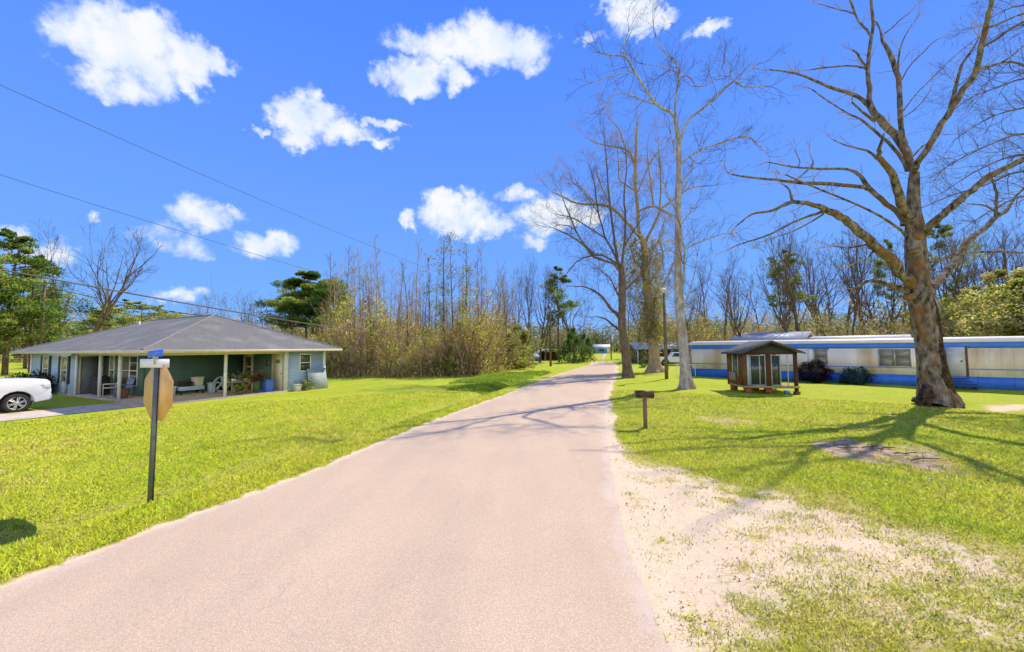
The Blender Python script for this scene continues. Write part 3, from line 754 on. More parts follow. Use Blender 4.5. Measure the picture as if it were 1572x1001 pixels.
BIG_T = [(1440,617,64),(1436,600,54),(1431,575,45),(1427,550,42),(1422,515,41),(1416,480,40),(1411,450,41),(1409,425,37),(1406,390,35),(1404,350,33),(1402,325,25),(1402,300,22),(1404,266,17)]
BIG_L = [
 [(1403,262,14),(1395,243,15),(1386,223,15),(1372,205,14),(1350,183,13),(1336,162,11),(1334,137,9),(1332,108,8),(1336,72,7),(1340,36,6),(1337,0,5),(1333,-50,4),(1326,-110,2)],
 [(1404,262,12),(1408,252,11),(1429,219,11),(1454,176,11),(1480,137,11),(1498,108,10),(1507,68,9),(1516,29,8),(1523,0,7),(1534,-50,6),(1540,-120,3)],
 [(1402,268,9),(1392,234,9),(1384,194,10),(1381,155,10),(1379,119,10),(1366,83,9),(1356,65,6),(1352,48,4),(1345,33,2)],
 [(1400,350,20),(1388,324,17),(1377,288,15),(1368,266,12),(1352,244,9),(1350,230,7),(1357,205,3)],
 [(1350,246,5),(1336,234,4),(1318,228,3),(1295,222,2),(1278,214,1.2)],
 [(1392,262,7),(1386,246,7),(1372,228,6),(1343,201,5),(1321,183,4),(1300,173,3),(1271,155,2.5),(1246,137,2)],
 [(1338,170,9),(1329,158,8),(1307,144,7),(1282,137,6),(1257,126,5),(1228,115,4),(1205,110,3),(1181,107,2.5)],
 [(1343,186,6),(1330,177,5.5),(1318,166,4),(1308,157,3)],
 [(1331,106,4),(1322,103,4),(1300,101,3),(1264,104,3),(1239,108,2)],
 [(1331,104,4),(1322,92,4),(1314,80,4),(1309,77,3)],
 [(1338,56,5),(1327,42,5),(1316,29,4),(1311,14,4),(1305,0,4),(1296,-30,2)],
 [(1313,22,3),(1300,17,3),(1285,14,3),(1262,7,2)],
 [(1357,52,3),(1368,44,2.5),(1380,32,2.5),(1397,19,2)],
 [(1379,115,4),(1379,95,4),(1384,68,3),(1395,45,2),(1411,23,1.5)],
 [(1385,122,3),(1392,108,3),(1404,93,2.5),(1418,80,2.5),(1429,68,2),(1440,60,1.4)],
 [(1387,170,3),(1404,147,2.5),(1429,122,2.4),(1458,93,2),(1480,74,2),(1501,57,1.5)],
 [(1386,180,2),(1402,170,2),(1416,156,2),(1428,139,1.5)],
 [(1452,182,9),(1458,169,8),(1464,148,7),(1469,126,6),(1476,101,5),(1484,88,4),(1494,75,3),(1503,56,2)],
 [(1478,140,4),(1488,126,4),(1500,108,5),(1520,101,3),(1545,92,3),(1575,68,3),(1610,50,2)],
 [(1512,45,4),(1535,35,4),(1560,25,3),(1600,12,3)],
 [(1509,72,4),(1530,60,4),(1555,42,3),(1590,25,3)],
 [(1386,346,10),(1382,331,9),(1361,313,9),(1336,291,9),(1321,270,7),(1307,262,5),(1282,259,4),(1253,259,4),(1217,256,3),(1179,249,2)],
 [(1336,291,7),(1328,289,7),(1296,284,6),(1264,282,6),(1221,280,5),(1192,276,4),(1156,273,3.5),(1124,268,2.5)],
 [(1217,280,3),(1232,268,3),(1248,252,3),(1244,239,2)],
 [(1225,256,2.5),(1228,248,2.5),(1222,234,2)],
 [(1390,362,6),(1384,354,5),(1350,331,4),(1300,307,3),(1264,293,3),(1235,281,2.5),(1206,268,2)],
 [(1400,440,20),(1392,428,19),(1378,412,19),(1364,395,18),(1350,384,16),(1337,371,15),(1322,358,14),(1310,347,13),(1290,332,12),(1269,322,10),(1249,314,7),(1218,310,6),(1201,317,5),(1178,325,4),(1154,329,3),(1130,347,2)],
 [(1270,324,6),(1260,326,5),(1235,334,4),(1208,346,4),(1184,359,3),(1158,368,2.6),(1130,377,2)],
 [(1266,326,3),(1259,332,3),(1222,353,2),(1184,366,1.5)],
 [(1217,310,4),(1215,303,4),(1211,290,3),(1200,282,2)],
 [(1396,448,11),(1384,444,9),(1372,440,8),(1358,436,7),(1337,431,6),(1320,439,4),(1310,444,3)],
 [(1334,374,4),(1318,378,3),(1300,380,2.5),(1280,378,2)],
 [(1342,384,4),(1330,398,3),(1312,404,2)],
 [(1412,366,16),(1418,356,15),(1430,345,14),(1443,334,13),(1460,318,13),(1479,302,12),(1499,286,11),(1519,271,11),(1545,258,10),(1572,244,10),(1630,215,8),(1690,185,5)],
 [(1420,452,18),(1431,441,17),(1442,430,16),(1453,419,15),(1464,405,14),(1473,392,14),(1490,368,13),(1510,351,11),(1531,332,10),(1544,324,8),(1552,312,6),(1561,300,5),(1580,282,4),(1610,262,2)],
 [(1528,330,7),(1529,320,7),(1530,300,6),(1528,290,5),(1524,277,3.5),(1519,266,2)],
 [(1534,328,5),(1524,322,4),(1510,315,3),(1487,313,2)],
 [(1422,428,7),(1426,417,6),(1436,405,5),(1459,393,4),(1493,388,3.5),(1534,386,3),(1572,388,2.5),(1600,380,2)],
 [(1402,240,3),(1412,228,4),(1420,222,3),(1432,214,2)],
]
big, BY, boff = traced_tree('bare_tree', (1438, 621), BIG_T, BIG_L, 5, bark_grey, twig_tan,
    'big old bare tree with thick mottled trunk and spreading limbs on the right lawn', flare=.09, twig_len=.9, twig_gap=.8, tw_lvl=1, drift=.45)
big['category'] = 'tree'
sb = Buf()
def rel(px, py, Y): return np.array(P(px, py, Y))-boff
p_, r_ = smooth_poly([rel(1427,440,BY-.18), rel(1433,475,BY-.20), rel(1438,515,BY-.22), rel(1443,555,BY-.24), rel(1451,590,BY-.28), rel(1462,612,BY-.28), rel(1470,623,BY-.28)], [.04,.13,.17,.19,.22,.18,.07], 4)
sb.tube(p_, r_, 12, rough=.12)
for (ax, ay, bx_, by_, w) in ((1424,594,1410,622,.15),(1450,592,1474,623,.15),(1441,602,1446,626,.18),(1425,602,1424,625,.16)):
    q = [rel(ax, ay, BY-.15), rel((ax+bx_)/2+1*np.sign(bx_-1438), (ay+by_)/2+2, BY-.28), rel(bx_, by_+2, BY-.34)]
    p_, r_ = smooth_poly(q, [w*1.1, w, w*.35], 4); sb.tube(p_, r_, 10, rough=.1)
sb.build('root_flare', mat('bark_scar', (0.012, 0.009, 0.006), (0.12, 0.07, 0.035), 7, .95, 1, 14, bdist=.08), big, smooth=True)
kb = Buf()
for (x, y, w) in ((1415,362,.20),(1407,385,.11),(1402,455,.13)):
    c = rel(x, y, BY-.33)
    kb = Buf(); kb.capt([c+np.array([0,.3,0]), c+np.array([0,.05,0]), c+np.array([.01,-.06,0])], [w, w*.95, w*.45], 10)
    kb.build('burl', mat('burl', (0.33, 0.19, 0.075), (0.18, 0.10, 0.05), 9, .95, .8, 20), big, smooth=True)

OFF_T = [(1795,610,40),(1790,560,36),(1785,480,32),(1780,400,28),(1778,300,24),(1770,200,20),(1760,100,16),(1750,0,10)]
OFF_L = [
 [(1776,300,9),(1690,250,6),(1620,225,5),(1572,205,3.5),(1520,222,2.5),(1470,246,2),(1430,272,1.2)],
 [(1778,260,9),(1700,180,6),(1640,140,5),(1580,120,3.5),(1530,135,2.5),(1490,150,2),(1448,182,1.2)],
 [(1774,240,8),(1680,200,5),(1610,165,4),(1560,168,3),(1510,185,2),(1465,215,1.2)],
 [(1770,200,8),(1690,110,5),(1630,60,4),(1580,38,3),(1540,50,2),(1500,74,1.2)],
 [(1778,330,9),(1700,300,6),(1630,280,4.5),(1572,262,3.5),(1510,285,2.5),(1460,300,2),(1418,318,1.2)],
 [(1765,150,7),(1680,60,4),(1620,20,3),(1570,8,2.5),(1530,22,1.6),(1508,40,1)],
 [(1770,220,7),(1690,190,5),(1600,118,4),(1550,95,3),(1500,112,2),(1460,140,1)],
 [(1780,350,8),(1700,330,5),(1640,315,4),(1580,300,3),(1530,318,2),(1480,350,1.2)],
 [(1772,280,7),(1680,250,5),(1620,240,4),(1560,238,3),(1500,262,2),(1440,300,1)],
]
traced_tree('bare_tree', (1795, 612), OFF_T, OFF_L, 41, bark_dark, twig_m, 'bare tree just outside the right edge whose drooping twiggy branches reach into the sky', flare=.1, twig_len=1.7, twig_gap=.28, tw_lvl=2, drift=.3, twmin=3.0)
T3_T = [(1054,592,17),(1052,575,15),(1050,545,14.5),(1046,500,14),(1043,465,14),(1041,430,13),(1041,400,11),(1041,362,10),(1041,310,9),(1042,271,8),(1042,219,8),(1039,198,7),(1037,180,6)]
T3_L = [
 [(1037,182,5),(1028,172,4.7),(1010,162,4.5),(996,144,4),(975,112,3.5),(960,88,3),(939,85,2.5),(922,81,1.8)],
 [(959,88,2.5),(957,70,2),(964,50,1.2)],
 [(1011,161,3),(989,155,2.5),(964,144,2),(942,146,1.8),(928,165,1.2)],
 [(975,111,2),(946,115,1.8),(910,126,1.2)],
 [(1037,180,3.5),(1036,165,3),(1038,144,3),(1043,119,3),(1039,97,2.5),(1021,81,2),(1007,59,1.2)],
 [(1042,112,2.2),(1021,104,2),(992,99,1.3)],
 [(1044,118,2),(1057,117,2),(1070,132,2),(1090,128,1.5),(1108,105,1.2)],
 [(1042,222,5),(1046,212,4.5),(1056,185,4),(1079,167,4),(1108,140,3.5),(1126,125,3),(1144,133,2),(1176,133,1.2)],
 [(1126,125,2),(1120,112,2),(1112,96,1.3)], [(1130,126,1.5),(1145,112,1.2),(1160,100,1)],
 [(1043,254,4),(1052,245,3.5),(1072,232,3.5),(1100,221,3),(1144,209,3),(1165,223,2),(1180,239,1.2)],
 [(1112,218,2),(1114,235,1.5),(1112,255,1)],
 [(1042,305,3),(1046,298,2.5),(1061,288,2.5),(1077,286,2)],
 [(1042,392,3.5),(1048,384,3),(1078,370,2.5),(1110,359,2),(1130,357,1.2)],
 [(1046,440,4.5),(1050,420,4),(1051,388,3.5),(1048,370,3),(1045,350,2)],
 [(1042,330,3),(1030,310,2.5),(1022,290,2),(1018,270,1.5)],
 [(1042,290,3),(1055,270,2.5),(1066,250,2),(1072,225,1.3)],
 [(1041,250,2.5),(1035,235,2.5),(1033,215,3),(1030,206,2)],
 [(1042,350,2.5),(1056,330,2),(1068,320,1.5),(1075,300,1)],
 [(1044,480,3),(1058,450,2.5),(1066,420,2),(1070,395,1.2)],
]
traced_tree('bare_tree', (1054, 597), T3_T, T3_L, 9, bark_pale, twig_m, 'tall bare tree with pale grey trunk standing just left of the trailer', flare=.16, twig_len=1.8, twig_gap=.45, tw_lvl=2, drift=.5)
T1_T = [(964,576,14),(962,560,13),(959,530,13),(955,500,12),(955,465,11),(955,430,11),(954,410,9)]
T1_L = [
 [(954,412,6),(948,400,5),(945,380,4.5),(942,362,4),(936,310,3.5),(933,279,3),(930,232,2),(926,205,1.2)],
 [(954,410,5),(958,380,4),(960,340,3.5),(958,300,3),(962,260,2),(960,225,1.3)],
 [(949,405,3),(938,380,3),(928,362,3),(917,318,3),(912,279,2),(905,255,1.2)],
 [(953,418,4),(941,405,3.5),(912,394,3.5),(897,377,3),(880,365,2.5),(865,357,2),(850,350,1.2)],
 [(957,500,6),(948,484,6),(938,474,5),(925,457,4),(911,446,3),(895,440,2),(880,440,1.3)],
 [(957,516,4),(952,508,4),(938,496,3.5),(928,489,2.5),(915,486,1.5)],
 [(951,408,3.5),(925,392,3),(900,395,2.5),(885,402,2),(870,420,1.3)],
 [(930,366,3),(905,350,2.5),(880,335,2),(858,330,1.3)], [(912,392,3),(890,365,2),(872,325,2),(862,300,1)],
 [(920,330,2),(900,300,2),(880,280,1.3)], [(955,450,3.5),(975,430,3),(990,415,2),(1000,395,1.5)],
 [(957,470,3),(945,445,2.5),(935,425,2),(920,415,1.2)], [(897,377,2),(880,350,2),(860,345,1)],
 [(958,380,2.5),(975,350,2),(990,330,1.5)],
]
traced_tree('bare_tree', (965, 580), T1_T, T1_L, 12, bark_dark, twig_m, 'bare roadside tree with dark brown trunk, nearest the road', flare=.20, twig_len=2.3, twig_gap=.42, tw_lvl=2, drift=.5)
T2_T = [(1005,567,19),(1004,550,16),(1002,520,14),(999,490,13),(996,465,13),(993,440,12),(991,410,10),(988,375,9),(980,357,7)]
T2_L = [
 [(981,360,5.5),(979,323,5),(976,292,5),(975,258,4.5),(976,232,4),(977,203,3),(978,185,1.3)],
 [(975,256,4),(968,236,4),(959,229,3.5),(933,224,3),(912,218,2),(902,212,1)],
 [(960,228,2.7),(952,201,2.5),(938,185,2),(925,170,1)],
 [(984,362,5),(977,359,5),(962,341,5),(941,321,4.5),(917,314,4),(884,312,3),(865,302,2),(848,295,1.2)],
 [(989,378,5),(991,372,5),(1006,341,4.5),(1016,320,4),(1036,305,3),(1050,290,1.5)],
 [(979,326,3.5),(990,320,3.5),(1003,317,3.5),(1018,323,3.5),(1032,333,3)],
 [(1003,317,3),(999,279,3),(995,247,2),(993,225,1.2)], [(1013,318,3),(1015,284,3),(1012,242,2),(1010,215,1)],
 [(975,294,3),(962,284,3),(951,276,2.5),(950,255,2),(948,232,1)], [(979,295,2),(990,268,2),(1004,240,2),(1018,228,1.2)],
 [(995,470,5),(1010,450,4),(1022,430,3),(1036,400,2.5),(1040,380,1.5)], [(992,440,4),(1008,420,4),(1018,395,3),(1012,365,2),(1018,345,1.2)],
 [(990,415,4),(975,400,3),(968,380,2.5),(962,360,1.5)], [(990,395,3),(1003,380,3),(1015,362,2),(1020,340,1.2)],
 [(940,320,2.5),(925,290,2),(915,262,1.3)], [(915,314,2.5),(895,290,2),(875,268,1.3)],
]
t2, Y2, o2 = traced_tree('bare_tree', (1006, 571), T2_T, T2_L, 15, bark_tan, twig_tan, 'bare tree with tan trunk wrapped in olive climbing vines', flare=.35, twig_len=2.4, twig_gap=.45, tw_lvl=2, drift=.5)
vb = Buf(); rs = np.random.RandomState(4)
for k in range(520):
    x = rs.normal(984, 17); y = rs.uniform(365, 520); 
    if y > 440: x = rs.normal(1003, 10)
    q = np.array(P(x, y, Y2+rs.normal(0, .8)))-o2
    L = rs.uniform(.5, 1.8); pts = [q]
    d = np.array([rs.normal(0, .5), rs.normal(0, .5), rs.normal(-.1, .5)])
    for i in range(4): d = d+np.array([0, 0, -.28])+rs.normal(size=3)*.15; pts.append(pts[-1]+d*L/4)
    g_ = rs.rand()
    vb.tube(pts, np.full(5, .018), 3, (.80, .62, .30) if g_ < .5 else (.60, .58, .14))
    lp = np.repeat(np.array(pts), 4, axis=0)+rs.normal(size=(20, 3))*.12
    vb.leaves(lp, .13, (.74, .72, .14) if g_ > .4 else (.90, .66, .28))
vb.build('vine', leaf_m, t2)

# ---- generic bare trees (prototypes, copied)
def bare_proto(seed, h, r, fork, bark, tw, lean=0.05, spread=(18, 42), lv=3, kids=3, clear=.35, wander=.09):
    rs = np.random.RandomState(seed)
    root = empty('bare_tree', (0, 0, 0))
    tb = Buf(); cb = Buf()
    n = 9; pts = [np.array([0, 0, -.3])]; d = np.array([rs.normal(0, lean), rs.normal(0, lean), 1.0])
    for i in range(n):
        d = d+rs.normal(size=3)*wander*np.array([1, 1, .3]); d[2] = max(d[2], .7); d /= np.linalg.norm(d); pts.append(pts[-1]+d*(h*.85)/n)
    rad = r*(1-.80*np.linspace(0, 1, n+1)**.9); rad[0] *= 1.45
    p_, r_ = smooth_poly(pts, rad, 2); tb.tube(p_, r_, 8, rough=.06)
    for k in range(fork):
        t = clear+(1-clear)*(k+rs.uniform(0, 1))/fork; t = min(t, .98)
        i = min(len(p_)-2, int(t*(len(p_)-1)))
        dd = p_[i+1]-p_[i]; dd /= np.linalg.norm(dd)
        nd = rng_dir(dd, R(rs.uniform(*spread)), rs); L = h*(.66-.38*t)*rs.uniform(.7, 1.2)
        m_ = max(4, int(L/.6)); q = [p_[i]]; dd = nd; rr_ = r_[i]*.68
        for s_ in range(m_):
            dd = dd+rs.normal(size=3)*.13; dd[2] += .09; dd /= np.linalg.norm(dd); q.append(q[-1]+dd*L/m_)
        ra_ = rr_*(1-.8*np.linspace(0, 1, m_+1)); tb.tube(q, np.maximum(ra_, .01), 5, rough=.05)
        for c_ in range(kids+2):
            j = rs.randint(1, m_); dq = q[j+1]-q[j] if j < m_ else dd; dq = dq/np.linalg.norm(dq)
            grow(cb, q[j], rng_dir(dq, R(rs.uniform(25, 60)), rs), L*.42*rs.uniform(.6, 1.2), max(.012, ra_[j]*.6), lv-1, rs, .15, .10, kids, (22, 50), .55, .35, rmin=.008)
    grow(cb, p_[-1], np.array([0, 0, 1.0]), h*.16, r_[-1]*.9, lv-1, rs, .12, .1, kids, (20, 45), .6, .35, rmin=.008)
    tb.build('trunk', bark, root, smooth=True); cb.build('crown', tw, root)
    return root
def pine_proto(seed, h, r, crown0, wid, nlayer, cols, leaf=.20, dens=70, bark=None, name='pine_tree', flat=.35, irregular=.3):
    rs = np.random.RandomState(seed)
    root = empty(name, (0, 0, 0)); tb = Buf(); cb = Buf()
    pts = [np.array([rs.normal(0, .03)*i, rs.normal(0, .03)*i, -.3+i*(h+.3)/8]) for i in range(9)]
    tb.tube(pts, r*(1-.8*np.linspace(0, 1, 9)), 8, rough=.05)
    for k in range(nlayer):
        t = (k+rs.uniform(0, 1))/nlayer; z = h*(crown0+(1-crown0)*t)
        w = wid*(math.sin(math.pi*min(.97, .22+.78*t))**.7)*rs.uniform(1-irregular, 1+irregular)
        a = rs.uniform(0, 6.28); base = np.array([0, 0, z*.97]); tip = np.array([math.cos(a)*w, math.sin(a)*w, z+rs.uniform(-.1, .45)*w*.4])
        mid = (base+tip)/2+np.array([0, 0, .06*w]); tb.tube([base, mid, tip], [r*.28, r*.17, .012], 4)
        for q_ in range(rs.randint(3, 6)):
            f = rs.uniform(.35, 1.05); c = base*(1-f)+tip*f+rs.normal(size=3)*w*.14
            s_ = w*.22*rs.uniform(.6, 1.3)+.18
            m_ = int(dens*rs.uniform(.6, 1.3))
            u = rs.normal(size=(m_, 3)); u /= np.linalg.norm(u, axis=1)[:, None]; u *= rs.uniform(.3, 1, (m_, 1))**.6
            pp = c+u*np.array([s_, s_, s_*flat*1.3])
            ci = cols[rs.choice(len(cols))]; cc_ = np.array(ci)*rs.uniform(.7, 1.25)*(1+.35*u[:, 2:3])  # each clump lighter on top, darker beneath: shading put into leaf colour
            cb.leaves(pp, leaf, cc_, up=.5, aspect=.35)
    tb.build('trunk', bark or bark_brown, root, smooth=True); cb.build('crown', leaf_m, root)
    return root
def sapling_proto(seed, h, r, bark, tw, nb=34, leafc=None, hasl=0):
    rs = np.random.RandomState(seed); root = empty('slender_tree', (0, 0, 0)); tb = Buf(); cb = Buf()
    n = 8; pts = [np.array([0, 0, -.2])]; d = np.array([rs.normal(0, .02), rs.normal(0, .02), 1.])
    for i in range(n): d = d+rs.normal(size=3)*.022; d /= np.linalg.norm(d); pts.append(pts[-1]+d*h/n)
    rad = r*(1-.86*np.linspace(0, 1, n+1)); tb.tube(pts, rad, 6)
    for k in range(nb):
        t = rs.uniform(.25, .99); i = min(n-1, int(t*n)); f = t*n-i; q = pts[i]*(1-f)+pts[i+1]*f
        nd = rng_dir(np.array([0, 0, 1.]), R(rs.uniform(28, 62)), rs)
        grow(cb, q, nd, h*.11*(1.25-t)*rs.uniform(.5, 1.3)+.25, .015, 1, rs, .08, .10, 3, (20, 45), .5, .3, rmin=.007, col=(.26, .19, .11) if hasl else (1, 1, 1))
        if hasl and rs.rand() < hasl:
            pp = q+nd*h*.06+rs.normal(size=(26, 3))*np.array([.35, .35, .25]); cb.leaves(pp, .13, leafc)
    tb.build('trunk', bark, root, smooth=True); cb.build('crown', leaf_m if hasl else tw, root)
    return root

# ================================================================== woods
def put(proto_list, used, k, loc, rz, s, label, group, zs=None):
    o = proto_list[k]
    if not used.get(id(o)):
        used[id(o)] = 1
        proto_place(o, loc, rz, s, label, group)
        if zs: o.scale = (s, s, zs)
        return o
    return copy_tree(o, loc, rz, s, label, group, zs)
used = {}
rs = np.random.RandomState(77)
saps = [sapling_proto(100+i, 12.0, .085, bark_brown if i == 1 else bark_tan, twig_m if i == 1 else twig_tan, 42) for i in range(5)]
saps_l = [sapling_proto(120+i, 12.0, .10, bark_brown, twig_m, 40, (.42, .42, .08), .35) for i in range(2)]
tall = [(503,376),(507,392),(528,365),(544,383),(557,378),(562,400),(578,375),(590,362),(604,398),(629,394),(638,365),(659,388),(679,365),(683,370),(697,362),(707,407),(718,370),(731,386),(740,365),(752,412),(769,402),(775,420),(787,425),(613,415),(648,405),(518,405),(536,398),(570,392)]
sites = [(x, y, rs.uniform(35, 44), 1) for x, y in tall]
for k in range(84):
    x = rs.uniform(488, 800); sites.append((x, rs.uniform(405, 470), rs.uniform(34.5, 60), 0))
for i, (x, y, Y, big_) in enumerate(sites):
    if x > 745: Y = rs.uniform(44, 58)
    q = P(x, 534, Y); h = 2.4+(535-y)/F*Y
    leafy = x in (679, 683, 697, 707, 718, 659) or rs.rand() < .07
    L_ = saps_l if leafy else saps
    k = rs.randint(len(L_)); s_ = 0.9+.3*rs.rand()
    put(L_, used, k, (q.x, Y, H(q.x, Y)), rs.uniform(0, 6.28), s_*(1.0 if big_ else .85),
        'slender tree with yellow green vine leaves in the roadside woods' if leafy else 'slender straight bare tree in the woods right of the blue house',
        'leafy stems of the roadside woods' if leafy else 'bare stems of the roadside woods', zs=h/12.0)
bp = [bare_proto(200+i, 12, (.17, .20, .15, .22, .16)[i], (8, 9, 7, 11, 8)[i], [bark_dark, bark_brown, bark_dark, bark_brown, bark_dark][i], twig_m, .08, clear=(.3, .25, .4, .2, .35)[i]) for i in range(5)]
def bare_at(x, ytop, Y, label, group, k=None, s=1.0):
    q = P(x, 532, Y); h = 2.4+(533-(x-786)*.0087-ytop)/F*Y
    zs = h/11.4
    put(bp, used, rs.randint(5) if k is None else k, (q.x, Y, H(q.x, Y)), rs.uniform(0, 6.28), zs*s, label, group, zs=zs)
# woods behind the trailer
for (x, yt, Y, k) in [(1087,410,60,0),(1115,395,55,2),(1147,418,45,3),(1200,400,52,1),(1214,372,48,0),(1232,352,46,1),(1252,385,58,2),(1262,392,62,4),(1274,372,55,3),(1286,385,60,0),(1296,365,52,4),(1308,375,56,2),(1330,360,58,1),(1345,395,62,3),(1362,372,55,0),(1385,390,60,2),(1448,365,50,1),(1462,392,58,4),(1491,352,46,3),(1508,380,60,0),(1530,365,55,2),(1560,350,52,1),(1590,360,50,3),(1640,350,48,0),(1700,350,52,2),(1068,430,66,2),(1130,430,68,1),(1170,425,70,4),(1190,440,72,0)]:
    bare_at(x, yt, Y, 'dark trunked bare tree in the woods behind the white and blue trailer', 'bare trees behind the trailer', k, .85)
for (x, yt, Y) in [(795,425,62),(808,412,60),(818,415,66),(828,408,62),(836,425,70),(780,430,64),(770,440,66),(895,460,80)]:
    bare_at(x, yt, Y, 'bare tree at the far end of the roadside woods', 'bare trees by the bend', None, .6)
for (x, yt, Y) in [(975,415,62),(1010,400,60),(1030,395,66),(1060,405,58),(990,430,75),(960,440,80)]:
    bare_at(x, yt, Y, 'bare tree among the brush behind the pickup', 'bare trees behind the pickup', None, .8)
bare_at(97, 360, 46, 'bare tree with leaning trunk behind the house, between pines and wide tree', None, 4, .6)
bare_at(128, 345, 44, 'wide spreading bare tree rising behind the blue house roof', None, 3, .85)
bare_at(883, 418, 66, 'dark many-stemmed bare tree standing beside the tall pine at the bend', None, 3, .9)
for (x, yt, Y) in [(322,458,58),(350,462,70),(372,455,66),(392,460,72),(410,464,75),(440,455,70),(455,462,60),(305,470,80)]:
    bare_at(x, yt, Y, 'small bare tree showing above the roof of the blue house', 'bare trees beyond the blue house', None, .7)

G_D = [(.14,.27,.03), (.24,.38,.05), (.38,.48,.07)]
G_Y = [(.54,.58,.08), (.74,.68,.12), (.42,.50,.07), (.80,.66,.18)]
G_L = [(.52,.58,.07), (.40,.50,.06), (.62,.62,.10), (.28,.40,.05)]
pines_l = [pine_proto(330, 12, .13, .50, 2.6, 18, G_L, .17, 90), pine_proto(331, 12, .13, .40, 2.9, 20, G_L, .17, 90)]
pines = [pine_proto(300, 14, .22, .22, 3.9, 34, G_D, .17, 170), pine_proto(301, 14, .20, .40, 3.0, 18, G_D, .20, 110),
         pine_proto(302, 12, .17, .45, 3.9, 34, G_D, .19, 260)]
def pine_at(k, x, ytop, Y, label, group=None, s=1.0, src=pines, h0=None):
    q = P(x, 532, Y); h = 2.4+(534-(x-786)*.0087-ytop)/F*Y
    zs = h/(h0 or (14, 14, 12)[k])
    return put(src, used, k, (q.x, Y, H(q.x, Y)), rs.uniform(0, 6.28), zs*s, label, group, zs=zs)
pine_at(0, 10, 352, 42, 'tall dense green pine at the left edge beside the house', None, 1.05)
pine_at(0, 48, 392, 46, 'pine with lower crown standing left of the bare trees', None, .9)
pine_at(0, -40, 380, 38, 'dense green pine just beyond the tallest pine on the far left')
pine_at(1, 40, 425, 56, 'smaller shaded pine behind the left end of the house', None, 1.2)
pine_at(2, 470, 416, 50, 'rounded dark green pine rising between the blue house and the roadside woods', None, 1.15)
pine_at(1, 858, 408, 62, 'slim dark pine standing by the bend of the road', None, .8)
pine_at(2, 500, 440, 56, 'pine with ragged crown at the left end of the roadside woods', None, .8)
pine_at(0, 1210, 385, 50, 'pine with small layered crown behind the trailer, right of the shed', None, .8, pines_l, 12)
pine_at(1, 1456, 338, 54, 'pine crown showing just right of the big tree trunk', None, .6, pines_l, 12)
pine_at(0, 1374, 368, 60, 'small pine crown showing just left of the big tree trunk', None, .5, pines_l, 12)
for (x, yt, Y) in [(165,470,60),(188,462,64),(215,464,62),(240,470,66),(150,478,70),(265,480,72)]:
    pine_at(rs.randint(2), x, yt, Y, 'yellow green pine showing above the roof of the blue house', 'pines beyond the blue house', 1.5, pines_l, 12)
bushy = [pine_proto(310+i, 6, .10, .05, 2.3, 30, [(.72,.72,.10), (.90,.80,.16), (.56,.62,.09), (.92,.76,.24)], .15, 75, name='bushy_tree', flat=.7) for i in range(2)]
for (x, yt, Y, s_) in [(1545,415,38,1.0),(1505,440,42,1.0),(1575,430,36,1.1),(1480,455,46,.9),(1620,425,36,1.0),(1435,478,52,.9),(1395,480,54,.9)]:
    pine_at(rs.randint(2), x, yt, Y, 'yellow green bushy tree behind the right end of the trailer', 'bushy trees behind the trailer', s_, bushy, 6)
gb_ = [pine_proto(320+i, 4, .06, .0, 2.0, 16, [(.20,.33,.05), (.28,.40,.06), (.15,.26,.04)] if i == 0 else [(.50,.52,.09), (.60,.56,.13), (.40,.44,.07)], .17, 100, name='bush', flat=.8) for i in range(2)]
for (k, x, yt, Y, s_, lab) in [(0, 880, 506, 60, .80, 'dense green bush beside the carport barn at the bend'), (0, 899, 514, 64, .7, 'smaller green bush right of the dense one at the bend'),
        (1, 796, 502, 46, .95, 'tall pale yellow green bush at the right end of the roadside woods'), (1, 786, 515, 43, 1.0, 'yellow bush just left of the tallest yellow green one'),
        (1, 690, 535, 34, .8, 'bright light green bush in front of the roadside woods'), (1, 668, 548, 34, .7, 'low green bush left of the bright one at the edge of the woods'),
        (0, 985, 553, 44, .9, 'round green bush between the two roadside trunks'), (0, 998, 540, 50, 1.0, 'green bush in front of the metal roofed house')]:
    pine_at(k, x, yt, Y, lab, None, s_, gb_, 4)

